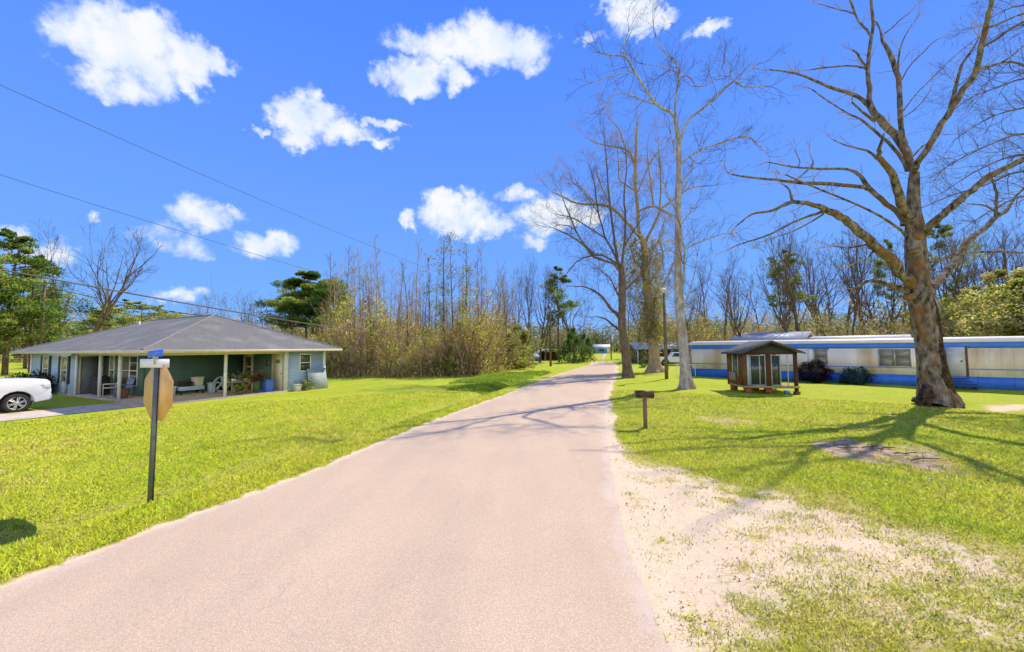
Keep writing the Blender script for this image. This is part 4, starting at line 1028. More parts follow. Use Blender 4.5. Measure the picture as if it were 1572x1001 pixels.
# ---- thickets (uncountable)
def thicket(name, label, pts_fn, nst, nleaf, hmin, hmax, cols, stemc, leaf=.16, seed=1, fine=2):
    rs_ = np.random.RandomState(seed); b = Buf()
    for i in range(nst):
        x, y = pts_fn(rs_); z = H(x, y)-.1; hv = 1+.38*math.sin(x*.55+seed)+.25*math.sin(x*1.7+y*.6); h = rs_.uniform(hmin, hmax)*rs_.uniform(.5, 1.1)*hv*(1.6 if rs_.rand() < .12 else 1)
        p = np.array([x, y, z]); d = np.array([rs_.normal(0, .22), rs_.normal(0, .22), 1.]); pts = [p]
        for k in range(5): d = d+rs_.normal(size=3)*.14; d /= np.linalg.norm(d); pts.append(pts[-1]+d*h/5)
        c = np.array(stemc[rs_.randint(len(stemc))])*rs_.uniform(.7, 1.3)
        b.tube(pts, .035*(1-.75*np.linspace(0, 1, 6))*rs_.uniform(.6, 1.4), 3, c)
        for k in range(fine*3):
            j = rs_.randint(1, 5); q = pts[j]; dd = np.array([rs_.normal(0, 1), rs_.normal(0, 1), rs_.uniform(.1, 1.3)]); dd /= np.linalg.norm(dd)
            l_ = rs_.uniform(.4, 1.5); b.tube([q, q+dd*l_*.5+rs_.normal(size=3)*.08, q+dd*l_+np.array([0, 0, .12])], [.014, .010, .006], 3, c)
    per = 26; nc = nleaf//per
    for i in range(nc):
        x, y = pts_fn(rs_); hv = 1+.38*math.sin(x*.55+seed)+.25*math.sin(x*1.7+y*.6); h = hmax*hv*rs_.beta(1.0, 2.3); z = H(x, y)+h
        s_ = rs_.uniform(.15, .45)
        pp = np.array([x, y, z])+rs_.normal(size=(per, 3))*np.array([s_, s_, s_*1.6]); pp[:, 2] = np.maximum(pp[:, 2], 0)
        b.leaves(pp, leaf, np.array(cols[rs_.randint(len(cols))])*rs_.uniform(.8, 1.3)*rs_.uniform(.75, 1.2, (per, 1)), up=1.3, aspect=.20)
    return tag(b.build(name, leaf_m), label, 'thicket', kind='stuff')
def quadfn(a, b, c, d):
    a, b, c, d = (np.array(q, float) for q in (a, b, c, d))
    def f(r_):
        u, v = r_.rand(), r_.rand()**1.4
        q = (a*(1-u)+b*u)*(1-v)+(d*(1-u)+c*u)*v
        return q[0], q[1]
    return f
BR = [(.88,.84,.12), (.98,.84,.22), (.94,.62,.24), (.80,.50,.18), (.72,.80,.09), (1.0,.92,.22)]
ST = [(.85,.58,.27), (.60,.38,.16), (.95,.74,.42), (.75,.45,.18)]
thicket('thicket', 'tangled tan and yellow green undergrowth of the roadside woods', quadfn((-16.8, 33.5), (-2.6, 33.2), (3.0, 56), (-20, 60)), 1800, 95000, 2.4, 6.0, BR, ST, .19, 3)
thicket('thicket', 'tangled yellow undergrowth along the bend of the road', quadfn((-2.8, 33.4), (1.0, 47), (1.2, 58), (-6, 50)), 700, 44000, 1.8, 4.6, BR[:2]+BR[4:], ST, .19, 4)
thicket('thicket', 'brush and small trees behind the blue house', quadfn((-60, 56), (-16, 42), (-16, 62), (-50, 80)), 700, 30000, 2.5, 7.0, BR+[(.22,.30,.06)], ST, .24, 5)
thicket('thicket', 'tan and yellow green brush behind the trailer', quadfn((17, 58), (56, 38), (70, 55), (22, 78)), 1000, 76000, 2.5, 7.4, [(.86,.70,.18), (.84,.56,.24), (.70,.72,.10), (.98,.82,.18), (.76,.52,.24)], ST, .24, 6)
thicket('thicket', 'tan brush between the roadside trees and the metal roofed house', quadfn((18.8, 58), (28, 56), (48, 95), (33, 105)), 500, 32000, 3.0, 8.5, [(.66,.56,.12), (.74,.60,.18), (.46,.50,.08), (.70,.50,.22)], ST, .24, 7)
tgc = [(.48,.70,.05), (.60,.76,.07), (.36,.58,.04)]
def mound(rs_):
    t = rs_.rand(); y = 22+t*17; return XL(y)-1.6-rs_.rand()**.8*4.6*(1 if t > .3 else .5), y
def tallgrass():
    b = Buf(); rs_ = np.random.RandomState(8); n = 26000
    a = np.array([mound(rs_) for _ in range(n)]); z = height(a[:, 0], a[:, 1])
    hgt = rs_.uniform(.10, .34, n)*np.clip(.6+.6*fbm(a[:, 0], a[:, 1], .9, 3), .2, 1.2); th = rs_.uniform(0, 6.28, n); w = .018
    v = np.empty((n, 3, 3)); v[:, 0] = np.stack([a[:, 0]-np.cos(th)*w, a[:, 1]-np.sin(th)*w, z], 1); v[:, 1] = np.stack([a[:, 0]+np.cos(th)*w, a[:, 1]+np.sin(th)*w, z], 1)
    v[:, 2] = np.stack([a[:, 0]+rs_.normal(0, .5, n)*hgt, a[:, 1]+rs_.normal(0, .5, n)*hgt, z+hgt], 1)
    c = np.array(tgc)[rs_.randint(3, size=n)]*rs_.uniform(.7, 1.2, (n, 1))
    b.add(v.reshape(-1, 3), np.arange(3*n).reshape(-1, 3), None, np.repeat(c, 3, axis=0))
    tag(b.build('tall_grass', leaf_m), 'taller green grass and weeds along the left verge by the woods', 'tall grass', kind='stuff')
tallgrass()
# far woods ring
def farwoods():
    rs_ = np.random.RandomState(12); b = Buf()
    for i in range(900):
        a = rs_.uniform(R(-68), R(70)); r = rs_.uniform(118, 165); x = r*math.sin(a); y = r*math.cos(a)
        if XL(y)-3 < x < XR(y)+3 and y < 128: continue
        z = H(x, y); h = rs_.uniform(6, 11)*(1.0 if a < .1 or a > .35 else .85)
        b.tube([(x, y, z-.5), (x+rs_.normal(0, .4), y, z+h*.9)], [.2, .05], 4, (.20, .15, .10))
        c0 = [(.36,.42,.09), (.50,.50,.12), (.24,.36,.07), (.54,.42,.19), (.44,.36,.18)][rs_.randint(5)]
        for k in range(6):
            c = np.array([x, y, z])+np.array([rs_.normal(0, 2), rs_.normal(0, 2), h*rs_.uniform(.1, 1)])
            pp = c+rs_.normal(size=(34, 3))*np.array([1.3, 1.3, .9]); pp[:, 2] = np.maximum(pp[:, 2], z)
            b.leaves(pp, .5, np.array(c0)*rs_.uniform(.6, 1.3, (34, 1)), up=.3)
    tag(b.build('far_woods', leaf_m), 'distant mixed woods closing the horizon', 'woods', kind='stuff')
farwoods()

# ================================================================== blue house
cream = mat('cream_trim', (0.62, 0.55, 0.38), (0.52, 0.46, 0.32), 3, .6, .1)
white = mat('white_trim', (0.78, 0.78, 0.76), (0.66, 0.66, 0.63), 4, .55, .1)
siding = mat('blue_siding', (0.38, 0.50, 0.70), (0.32, 0.45, 0.64), 1.2, .6, .8, siding=.13, spec=.2)
glass = mat('dark_glass', (0.03, 0.045, 0.045), (0.06, 0.07, 0.05), 3, .08, spec=.6)
curtain = mat('curtained_glass', (0.42, 0.40, 0.27), (0.16, 0.18, 0.10), 9, .15, spec=.6, stretch=(1, 1, .3))
shut = mat('dark_green_shutter', (0.02, 0.05, 0.04), (0.03, 0.07, 0.05), 5, .6, .6, siding=.05)
shingle = mat('shingles', (0.25, 0.245, 0.235), (0.17, 0.165, 0.16), 14, .95, .7, 30, c3=(0.33, 0.32, 0.30), scale3=.8)
concd = mat('carport_slab', (0.42, 0.36, 0.28), (0.30, 0.26, 0.20), 3, .9, .2)
house = empty('blue_house', HS, HRZ, 'pale blue sided one storey house with grey hip roof and open carport', 'house')
b = Buf(); b.box(-16.45, .15, -.1, 8.6, -.2, .07); b.build('slab', concd, house)
b = Buf()
b.box(-16.4, -8.9, 0, .12, .05, 2.36); b.box(-9.02, -8.9, .123, 1.1, .05, 2.36); b.box(-.12, 0, 6.023, 8.38, .05, 2.36)
b.box(-16.4, 0, 8.38, 8.5, .05, 2.36); b.box(-16.4, -16.28, .123, 8.377, .05, 2.36)
b.build('wall', siding, house)
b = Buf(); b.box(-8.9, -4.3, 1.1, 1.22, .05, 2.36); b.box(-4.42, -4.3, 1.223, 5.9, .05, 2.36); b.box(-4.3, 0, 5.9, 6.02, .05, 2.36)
b.build('inner_wall', mat('inner_siding_shaded', (0.115, 0.20, 0.15), (0.09, 0.165, 0.15), 1.2, .7, .8, siding=.13, spec=.1), house)  # recessed porch and carport siding painted darker to stand for shade
b = Buf(); e0, e1, zt, zr = -.7, 9.2, 2.43, 4.48
A_, B_, C_, D_ = (-17.1, e0, zt), (.7, e0, zt), (.7, e1, zt), (-17.1, e1, zt); R1, R2 = (-4.25, 4.25, zr), (-12.15, 4.25, zr)
def slope(v, nx, ny):      # subdivided and slightly wavy roof plane
    pass
b.poly([A_, B_, R1, R2]); b.poly([B_, C_, R1]); b.poly([C_, D_, R2, R1]); b.poly([D_, A_, R2])
roof = b.build('roof', None or mat('shingle_roof', (0.225, 0.213, 0.185), (0.165, 0.156, 0.138), 9, .95, .8, 26, c3=(0.26, 0.247, 0.215), scale3=.9, siding=.055), house)
b = Buf()
for p0, p1 in ((B_, R1), (A_, R2), (C_, R1), (D_, R2), (R1, R2)):
    p0 = np.array(p0)+[0, 0, .012]; p1 = np.array(p1)+[0, 0, .012]; b.tube([p0, p1], [.05, .05], 6)
rc_ = b.build('ridge_cap', mat('ridge_cap', (0.27, 0.26, 0.245), (0.22, 0.21, 0.2), 8, .95, .5), roof)
rc_.data.transform(Matrix.Identity(4))
for q_ in ((-11.6, -11.52, 3.4, 3.48, 3.9, 4.35), (-8.9, -8.82, 5.2, 5.28, 4.0, 4.6)): b = Buf(); b.box(*q_); b.build('vent_pipe', white, roof)
b = Buf(); b.box(-17.07, .67, -.67, 9.17, 2.34, 2.37); b.build('soffit', cream, house)
b = Buf(); t = .03
b.box(-17.13, .73, -.73, -.70, 2.30, 2.44); b.box(-17.13, .73, 9.20, 9.23, 2.30, 2.44); b.box(.70, .73, -.697, 9.197, 2.30, 2.44); b.box(-17.13, -17.10, -.697, 9.197, 2.30, 2.44)
b.build('fascia', cream, house)
b = Buf(); b.box(-8.85, .02, .0, .14, 2.19, 2.338); b.box(-.14, .0, .145, 5.88, 2.19, 2.338); b.build('beam', cream, house)
for (x, y) in ((-.08, .07), (-.08, 2.86), (-3.76, .07), (-6.07, .07)):
    b = Buf(); b.box(x-.055, x+.055, y-.055, y+.055, .06, 2.2); b.build('post', white, house)
for (x, y, dx, dy) in ((-8.95, -.02, .09, .03), (.012, 6.0, .03, .09), (.012, 8.45, .03, .09), (-16.36, -.02, .06, .03), (.0, 5.89, .06, .03)):
    b = Buf(); b.box(x-dx, x+dx, y-dy, y+dy, .06, 2.34); b.build('corner_board', white, house)
def window(x, z0, w, h, y, axis='x', parent=house, m=glass, mtop=None, double=False, fm=white, sgn=-1, fw=.05):
    """window on a wall; axis 'x' = wall along x facing sgn*y, axis 'y' = wall along y facing sgn*x"""
    def B(bb, a0, a1, z0_, z1_, d0, d1):
        lo, hi = sorted((y+sgn*d0, y+sgn*d1))
        if axis == 'x': bb.box(a0, a1, lo, hi, z0_, z1_)
        else: bb.box(lo, hi, a0, a1, z0_, z1_)
    f = Buf(); a0, a1 = x-w/2, x+w/2
    B(f, a0-fw, a0, z0-fw, z0+h+fw, -.02, .04); B(f, a1, a1+fw, z0-fw, z0+h+fw, -.02, .04)
    B(f, a0, a1, z0-fw, z0, -.02, .045); B(f, a0, a1, z0+h, z0+h+fw, -.02, .04); B(f, a0, a1, z0+h/2-.025, z0+h/2+.025, .0, .035)
    if double: B(f, x-.05, x+.05, z0, z0+h/2-.025, .0, .036); B(f, x-.05, x+.05, z0+h/2+.025, z0+h, .0, .036)
    fo = f.build('window', fm, parent)
    g = Buf(); B(g, a0, a1, z0, z0+h/2, .002, .015); g.build('pane', m, fo)
    g = Buf(); B(g, a0, a1, z0+h/2+.001, z0+h, .003, .02); g.build('pane', mtop or m, fo)
    return fo
for x in (-13.75, -10.75):
    window(x, .62 if x > -12 else .66, .85, 1.48, 0.0, m=glass, mtop=curtain)
    for s_ in (-1, 1):
        b = Buf(); xx = x+s_*(.425+.05+.22); b.box(xx-.19, xx+.19, -.035, -.003, .60, 2.16)
        for q in range(14): b.box(xx-.15, xx+.15, -.045, -.037, .68+q*.1, .74+q*.1)
        b.build('shutter', shut, house)
window(-5.7, .62, 1.75, 1.5, 1.1, double=True, m=glass); window(-7.9, .62, .55, 1.5, 1.1, m=glass, mtop=curtain)
window(7.15, 1.15, .62, .95, 0.0, axis='y', m=glass, sgn=1)
def door(a, w, y, axis, sgn, m, name='door', lites=False):
    b = Buf()
    def B(bb, a0, a1, z0, z1, d0, d1):
        lo, hi = sorted((y+sgn*d0, y+sgn*d1))
        if axis == 'x': bb.box(a0, a1, lo, hi, z0, z1)
        else: bb.box(lo, hi, a0, a1, z0, z1)
    B(b, a-w/2, a+w/2, .08, 2.12, .004, .03)
    do = b.build(name, m, house)
    f = Buf(); B(f, a-w/2-.07, a-w/2-.002, .08, 2.12, .003, .05); B(f, a+w/2+.002, a+w/2+.07, .08, 2.12, .003, .05); B(f, a-w/2-.07, a+w/2+.07, 2.122, 2.19, .003, .05)
    f.build('door_frame', cream, do)
    if lites:
        for z0, z1 in ((.85, 1.35), (1.42, 1.98)):
            g = Buf(); B(g, a-w/2+.14, a+w/2-.14, z0, z1, .031, .036); g.build('pane', glass, do)
    h = Buf(); B(h, a+w/2-.12, a+w/2-.07, 1.0, 1.06, .031, .07); h.build('handle', mat('brass', (.45,.33,.12), None, 5, .35, metal=1), do)
    return do
door(-3.55, .86, 5.9, 'x', -1, cream, lites=True)
door(-.62, .95, 5.9, 'x', -1, mat('white_door', (.70,.70,.60), (.60,.60,.50), 3, .6))
door(.55, .8, -8.9, 'y', 1, mat('blue_grey_door', (.14,.17,.20), None, 3, .6))
b = Buf(); b.box(-1.75, -1.35, 5.86, 5.885, 1.45, 1.85); b.build('framed_notice', mat('notice_dark', (.05,.05,.05), (.25,.22,.18), 12, .5), house)
def text(body, size, loc, rot, parent, name, m, thick=.002, ax='CENTER'):
    cu = bpy.data.curves.new(name, 'FONT'); cu.body = body; cu.size = size; cu.extrude = thick; cu.align_x = ax; cu.align_y = 'CENTER'
    tmp = bpy.data.objects.new(name, cu); COL.objects.link(tmp); bpy.context.view_layer.update()
    me = bpy.data.meshes.new_from_object(tmp); bpy.data.objects.remove(tmp)
    o = bpy.data.objects.new(name, me); COL.objects.link(o); me.materials.clear(); me.materials.append(m); o.parent = parent
    o.location = loc; o.rotation_euler = rot
    return o
b = Buf()
for x0 in (-.80, -.66, -.52): b.box(x0, x0+.03, 5.862, 5.869, 1.62, 1.84); b.box(x0+.031, x0+.08, 5.862, 5.869, 1.71, 1.75); b.box(x0+.081, x0+.105, 5.862, 5.869, 1.62, 1.84)
b.build('door_lettering', mat('number_dark', (.06,.05,.03), None, 3, .5), house)
b = Buf(); b.box(.013, .05, 6.9, 7.0, 1.95, 2.0); b.build('wall_lamp', cream, house)
# meter box on the left wall
b = Buf(); b.box(-10.5, -10.1, -.16, -.012, .10, .75); b.box(-10.42, -10.18, -.19, -.162, .35, .62)
b.build('meter_box', mat('meter_grey', (.45,.52,.55), None, 4, .5), house)

def hs_thing(name, x, y, label, cat, group=None, z=.07, rz=0):
    w = HW(x, y, z); return empty(name, w, HRZ+rz, label, cat, group)
blue_pl = mat('blue_plastic', (.10,.20,.62), (.07,.15,.5), 3, .45)
pale_pl = mat('pale_plastic', (.42,.55,.66), (.34,.46,.58), 3, .45)
crm_pl = mat('cream_plastic', (.60,.60,.48), (.50,.50,.40), 3, .5)
blk = mat('black_rubber', (.02,.02,.022), (.035,.035,.035), 5, .7)
wood_o = mat('weathered_wood', (.26,.15,.08), (.15,.085,.045), 4, .85, .4, 20, stretch=(1, 1, .2))
wood_t = mat('tan_wood', (.42,.31,.16), (.30,.21,.10), 4, .85, .3, 20)
green_l = [(.16,.28,.05), (.24,.36,.07), (.40,.44,.12)]
def tote(x, y, w, d, h, m, label, lidm=None, z=.07):
    t = hs_thing('storage_tote', x, y, label, 'tote', z=z)
    b = Buf(); s = .9
    b.add([(-w/2*s,-d/2*s,0),(w/2*s,-d/2*s,0),(w/2*s,d/2*s,0),(-w/2*s,d/2*s,0),(-w/2,-d/2,h),(w/2,-d/2,h),(w/2,d/2,h),(-w/2,d/2,h)], None, [(0,3,2,1),(4,5,6,7),(0,1,5,4),(1,2,6,5),(2,3,7,6),(3,0,4,7)])
    b.build('body', m, t, bevel=.02)
    b = Buf(); b.box(-w/2-.02, w/2+.02, -d/2-.02, d/2+.02, h+.001, h+.045); b.box(-w/4, w/4, -d/4, d/4, h+.046, h+.06); b.build('lid', lidm or m, t, bevel=.01)
    return t
# carport clutter, set out along the back wall (x=-4.3) and floor
tote(-3.2, 1.25, .55, .42, .38, pale_pl, 'pale blue lidded tote nearest the sign end of the carport')
tote(-3.5, 1.9, .6, .45, .42, pale_pl, 'pale blue tote beside the white tray table in the carport', white)
tote(-3.9, 2.0, .4, .4, .33, wood_o, 'brown box on the carport floor behind the pale totes', wood_o)
tt_ = hs_thing('low_table', -3.3, 2.75, 'low white table with dark legs standing in the carport', 'table')
b = Buf(); b.box(-.35, .35, -.55, .55, .22, .42); b.build('drawer_box', pale_pl, tt_, bevel=.01)
for sx in (-.3, .3):
    for sy in (-.5, .5): b = Buf(); b.box(sx-.03, sx+.03, sy-.03, sy+.03, 0, .219); b.build('leg', blk, tt_)
tote(-3.3, 2.55, .45, .42, .2, blk, 'black box lying on the white carport table', blk, z=.492)
tote(-3.3, 3.1, .45, .42, .42, crm_pl, 'cream square bin standing on the white carport table', crm_pl, z=.492)
tote(-3.0, 3.65, .3, .3, .5, pale_pl, 'narrow pale bin right of the white carport table', pale_pl)
def wheel_fan(x, y, r, label, m1, m2):
    t = hs_thing('round_fan', x, y, label, 'fan')
    b = Buf(); ang = np.linspace(0, 2*math.pi, 25)
    b.tube([(0.0, r*math.cos(a), r+.03+r*math.sin(a)) for a in ang], [.04]*25, 6)
    b.build('rim', m1, t, smooth=True)
    b = Buf(); b.capt([(-.05, 0, r+.03), (.05, 0, r+.03)], [r*.25, r*.25], 12); b.build('hub', m2, t)
    b = Buf()
    for k in range(5):
        a = k*2*math.pi/5; b.tube([(0, r*.25*math.cos(a), r+.03+r*.25*math.sin(a)), (0.02, r*.92*math.cos(a+.25), r+.03+r*.92*math.sin(a+.25))], [.05, .10], 4)
    b.build('blade', m1, t)
    b = Buf(); b.box(-.12, .12, -r*.6, r*.6, -.0, .03); b.build('foot', m2, t)
wheel_fan(-3.0, 4.15, .40, 'large round pale blue fan standing on the carport floor', pale_pl, crm_pl)
wheel_fan(-3.4, 5.2, .26, 'smaller round pale fan near the carport post', pale_pl, pale_pl)
def barrel(name, x, y, r, h, m, label, cat, z=.07, top=1.1):
    t = hs_thing(name, x, y, label, cat, z=z)
    b = Buf(); b.capt([(0,0,0), (0,0,h*.5), (0,0,h)], [r*.85, r, r*top], 14); b.build('body', m, t, smooth=False)
    b = Buf(); b.capt([(0,0,h+.002), (0,0,h+.05)], [r*top*1.06, r*top*1.0], 14); b.build('rim', m, t)
    return t
barrel('black_bin', -3.6, 4.7, .30, .55, blk, 'black round bin between the two fans in the carport', 'bin')
barrel('wicker_basket', -3.0, 5.0, .22, .35, wood_o, 'brown wicker basket on the carport floor', 'basket')
barrel('wicker_basket', -2.7, 5.35, .20, .30, mat('red_brown', (.36,.14,.08), None, 5, .8), 'reddish brown basket right of the brown one', 'basket')
barrel('water_cooler', -3.9, 5.55, .28, .6, mat('dull_green', (.10,.16,.09), None, 4, .7), 'dull green tub in the carport corner by the post', 'tub')
# plant stand near the utility room
def plant_pot(x, y, z, r, h, m, cols, n, s, label, name='potted_plant'):
    t = hs_thing(name, x, y, label, 'plant', z=z)
    b = Buf(); b.capt([(0,0,0), (0,0,h)], [r*.75, r], 12); b.build('pot', m, t)
    b = Buf(); rs_ = np.random.RandomState(int(abs(x)*100)+n)
    pp = rs_.normal(size=(n, 3))*np.array([s, s, s*.7])+np.array([0, 0, h+s*.8]); pp[:, 2] = np.maximum(pp[:, 2], h)
    b.leaves(pp, .10, np.array(cols)[rs_.randint(len(cols), size=n)], up=.6)
    for k in range(7): b.tube([(0,0,h), tuple(pp[k*2])], [.012, .006], 3, (.2,.2,.06))
    b.build('leaves', leaf_m, t)
pst = hs_thing('plant_stand', -.75, 3.9, 'small wooden plant stand at the edge of the carport', 'plant stand')
b = Buf()
for q in range(4): b.box(-.3, .3, -.55+q*.28, -.32+q*.28, .62, .66)
b.build('shelf', wood_t, pst)
for sx in (-.26, .26):
    for sy in (-.5, .5): b = Buf(); b.box(sx-.03, sx+.03, sy-.03, sy+.03, 0, .619); b.build('leg', wood_t, pst)
b = Buf(); b.obox(Vector((.22, .2, .3)), (.03, .05, .85), 0, (R(35), 'X')); b.obox(Vector((.255, .2, .3)), (.03, .05, .85), 0, (R(-35), 'X')); b.build('brace', wood_t, pst)
plant_pot(-.75, 3.6, .733, .12, .16, white, [(.6,.6,.5), (.16,.28,.05)], 90, .14, 'small potted plant with pale flowers on the plant stand')
plant_pot(-.7, 4.15, .733, .12, .16, wood_t, green_l, 90, .16, 'small leafy potted plant at the right end of the plant stand')
plant_pot(-.55, 4.65, .07, .2, .62, mat('green_pot', (.10,.16,.06), None, 4, .7), [(.30,.14,.07), (.42,.20,.10), (.22,.10,.05)], 330, .22, 'tall pot of drooping brown dried plant beside the blue bin')
plant_pot(-.35, 3.7, .07, .14, .2, wood_o, [(.55,.62,.12), (.40,.50,.08)], 190, .18, 'bright yellow green plant in a low pot on the carport edge')
tote(-.45, 5.2, .5, .42, .62, blue_pl, 'bright blue bin standing against the white utility door', blue_pl)
# things on the porch
gr = hs_thing('barbecue_grill', -7.2, -.0, 'black covered grill standing on the porch between the white posts', 'grill')
b = Buf(); b.box(-.45, .45, .2, .7, .05, .82); b.build('cover', blk, gr, bevel=.05)
b = Buf(); b.prism([(-.45, .82), (.45, .82), (.35, 1.0), (-.35, 1.0)], .22, .68); b.build('hood', blk, gr)
def lawn_chair(x, y, rz, m, label):
    c = hs_thing('garden_chair', x, y, label, 'chair', 'chairs on the porch', rz=rz)
    b = Buf(); b.box(-.25, .25, -.25, .25, .40, .44); b.build('seat', m, c, bevel=.01)
    b = Buf(); b.obox(Vector((0, .28, .68)), (.5, .035, .5), 0, (R(-12), 'X')); b.build('backrest', m, c, bevel=.01)
    for sx in (-.23, .23):
        for sy in (-.23, .23): b = Buf(); b.box(sx-.02, sx+.02, sy-.02, sy+.02, 0, .399); b.build('leg', m, c)
        b = Buf(); b.box(sx-.03, sx+.03, -.25, .27, .60, .63); b.box(sx-.02, sx+.02, -.25, -.21, .441, .60); b.build('armrest', m, c)
lawn_chair(-4.9, .6, .2, mat('blue_chair', (.16,.24,.46), None, 4, .5), 'blue chair on the porch below the double window')
lawn_chair(-6.4, .55, -.3, white, 'white chair on the porch left of the blue one')
barrel('flower_pot', -4.25, .35, .25, .45, wood_o, 'brown pot beside the corner of the carport', 'pot')
# leaning panel, plant and box by the utility room wall
lp = hs_thing('leaning_panel', .36, 7.75, 'pale grey panel leaning against the blue utility room wall', 'panel', z=0)
b = Buf(); b.obox(Vector((0, 0, .62)), (.03, 1.25, 1.28), 0, (R(-13), 'Y')); b.build('panel', mat('grey_board', (.36,.40,.41), (.28,.32,.33), 5, .6), lp)
b = Buf(); b.obox(Vector((.02, 0, .62)), (.012, 1.15, .03), 0, (R(-13), 'Y')); b.obox(Vector((.02, 0, .25)), (.012, 1.15, .03), 0, (R(-13), 'Y')); b.build('batten', crm_pl, lp)
plant_pot(.5, 6.95, 0, .13, .18, wood_t, green_l, 220, .20, 'green plant growing at the foot of the leaning panel')
tote(.35, 6.45, .3, .35, .34, crm_pl, 'small cream bin on the grass beside the leaning panel', crm_pl, z=0)
# shrubs along the left wall
def shrub(px_or, r, h, cols, n, label, name='shrub', leaf=.09):
    t = empty(name, px_or, 0, label, 'shrub'); rs_ = np.random.RandomState(n)
    b = Buf()
    for k in range(16):
        a = rs_.uniform(0, 6.28); b.tube([(0, 0, -.05), (math.cos(a)*r*.4, math.sin(a)*r*.4, h*.5), (math.cos(a)*r*.8, math.sin(a)*r*.8, h*rs_.uniform(.6, .95))], [.02, .015, .006], 3)
    b.build('stem', bark_brown, t)
    b = Buf(); u = rs_.normal(size=(n, 3)); u /= np.linalg.norm(u, axis=1)[:, None]
    lump = 1+.22*np.sin(u[:, 0]*5+1)*np.sin(u[:, 1]*4+2)+.12*np.sin(u[:, 2]*9)
    rad = rs_.uniform(.45, 1, n)**.4
    pp = u*lump[:, None]*rad[:, None]*np.array([r, r, h*.55])+np.array([0, 0, h*.5]); pp[:, 2] = np.maximum(pp[:, 2], .01)
    b.leaves(pp, leaf, np.array(cols)[rs_.randint(len(cols), size=n)]*rs_.uniform(.7, 1.3, (n, 1)), up=.3)
    b.build('leaves', leaf_m, t); return t
DG = [(.05,.11,.03), (.08,.15,.04), (.04,.08,.03)]
for (x, y, r, h, lab) in ((-12.3, -.65, .75, 1.15, 'dark green shrub between the two shuttered windows'), (-11.6, -.7, .5, .8, 'smaller dark shrub in front of the meter box'), (-15.2, -.7, .8, 1.0, 'leafy shrub at the far left corner of the house')):
    shrub(HW(x, y), r, h, DG, 1300, lab)

# ================================================================== trailer
TA = G(1060, 577.6); TB = G(1572, 599.5)
tx = (TB-TA).normalized(); ty = Vector((-tx.y, tx.x, 0)); TL = (TB-TA).length+3.0
trz = math.atan2(tx.y, tx.x)
def TW(x, y, z=0): return TA+tx*x+ty*y+Vector((0, 0, z))
def tparam(px):
    d = ray(px, 540); k = d.x/d.y
    # (TA + s*tx): x/y = k
    return (TA.x-k*TA.y)/(k*tx.y-tx.x)
beige = mat('trailer_beige', (0.90, 0.83, 0.68), (0.81, 0.75, 0.62), 1.4, .6, .25, 3, stretch=(1, 1, .25), c3=(0.62, 0.46, 0.26), scale3=.8)
# vertical ribs for the metal skin
blue = mat('trailer_blue', (0.035, 0.14, 0.62), (0.06, 0.21, 0.66), 2.0, .5, .15, 6)
blue_l = mat('trailer_blue_band', (0.05, 0.19, 0.82), (0.08, 0.25, 0.84), 1.5, .45, .1, 6)
roofw = mat('white_metal_roof', (0.88, 0.82, 0.74), (0.80, 0.74, 0.66), 1.5, .5, .1, 6)
tr = empty('trailer', TA, trz, 'long white and blue single wide trailer home with stained beige siding', 'trailer')
b = Buf(); b.box(0, TL, .02, 3.7, .63, 2.17)
xr = 0.0
while xr < TL-.2: b.box(xr, xr+.015, .0165, .0195, .632, 2.168); xr += .405
b.build('wall', beige, tr)
b = Buf(); b.box(.02, TL-.02, .035, 3.68, .0, .628)
xr = .3
while xr < TL-.3: b.box(xr, xr+.02, .028, .0345, .01, .62); xr += 1.22
b.build('skirting', blue, tr)
b = Buf(); b.box(-.01, TL+.01, -.01, 3.73, 2.172, 2.49); b.build('band', blue_l, tr)
b = Buf(); b.box(0, TL, -.006, .006, 1.01, 1.055); b.build('stripe', blue_l, tr)
b = Buf()
prof = [(-.06, 2.492), (3.78, 2.492), (3.78, 2.66), (2.9, 2.76), (1.85, 2.80), (.8, 2.76), (-.06, 2.66)]
b.prism(prof, -.06, TL+.06, axis='x'); b.build('roof', roofw, tr)
b = Buf()
for k in range(9): b.tube([(k*2.1+.6, -.065, 2.64), (k*2.1+.6, 1.85, 2.812), (k*2.1+.6, 3.78, 2.64)], [.015]*3, 4)
b.build('roof_seam', mat('seam_grey', (.5,.5,.48), None, 3, .6), tr)
b = Buf(); b.box(-.012, .10, -.012, .012, .63, 2.17); b.build('corner_trim', mat('corner_brown', (.22,.14,.07), (.42,.34,.22), 5, .8), tr)
dusty = mat('dusty_glass', (0.33, 0.31, 0.25), (0.22, 0.21, 0.17), 2.5, .25, .1, stretch=(1, 1, 3), spec=.5)
def t_window(p0, p1, z0, z1, n):
    a, c = tparam(p0), tparam(p1); f = Buf(); fw = .04
    f.box(a, a+fw, -.03, .01, z0, z1); f.box(c-fw, c, -.03, .01, z0, z1); f.box(a+fw, c-fw, -.03, .01, z0, z0+fw); f.box(a+fw, c-fw, -.03, .01, z1-fw, z1)
    for k in range(1, n): x = a+(c-a)*k/n; f.box(x-.04, x+.04, -.028, .01, z0+fw, z1-fw)
    fo = f.build('window', mat('aluminium', (.55,.54,.50), (.42,.40,.36), 6, .45, metal=.3), tr)
    for k in range(n):
        g = Buf(); x0 = a+(c-a)*k/n+.045; x1 = a+(c-a)*(k+1)/n-.045; g.box(x0, x1, -.008, .005, z0+fw, (z0+z1)/2-.01); g.box(x0, x1, -.014, .005, (z0+z1)/2-.01+.001, z1-fw)
        g.build('pane', dusty, fo)
t_window(1249, 1270, 1.10, 2.14, 1); t_window(1348, 1398, 1.09, 2.14, 2)
b = Buf(); b.box(tparam(1239), tparam(1248), -.004, .018, 1.06, 2.16); b.build('siding_panel', roofw, tr)
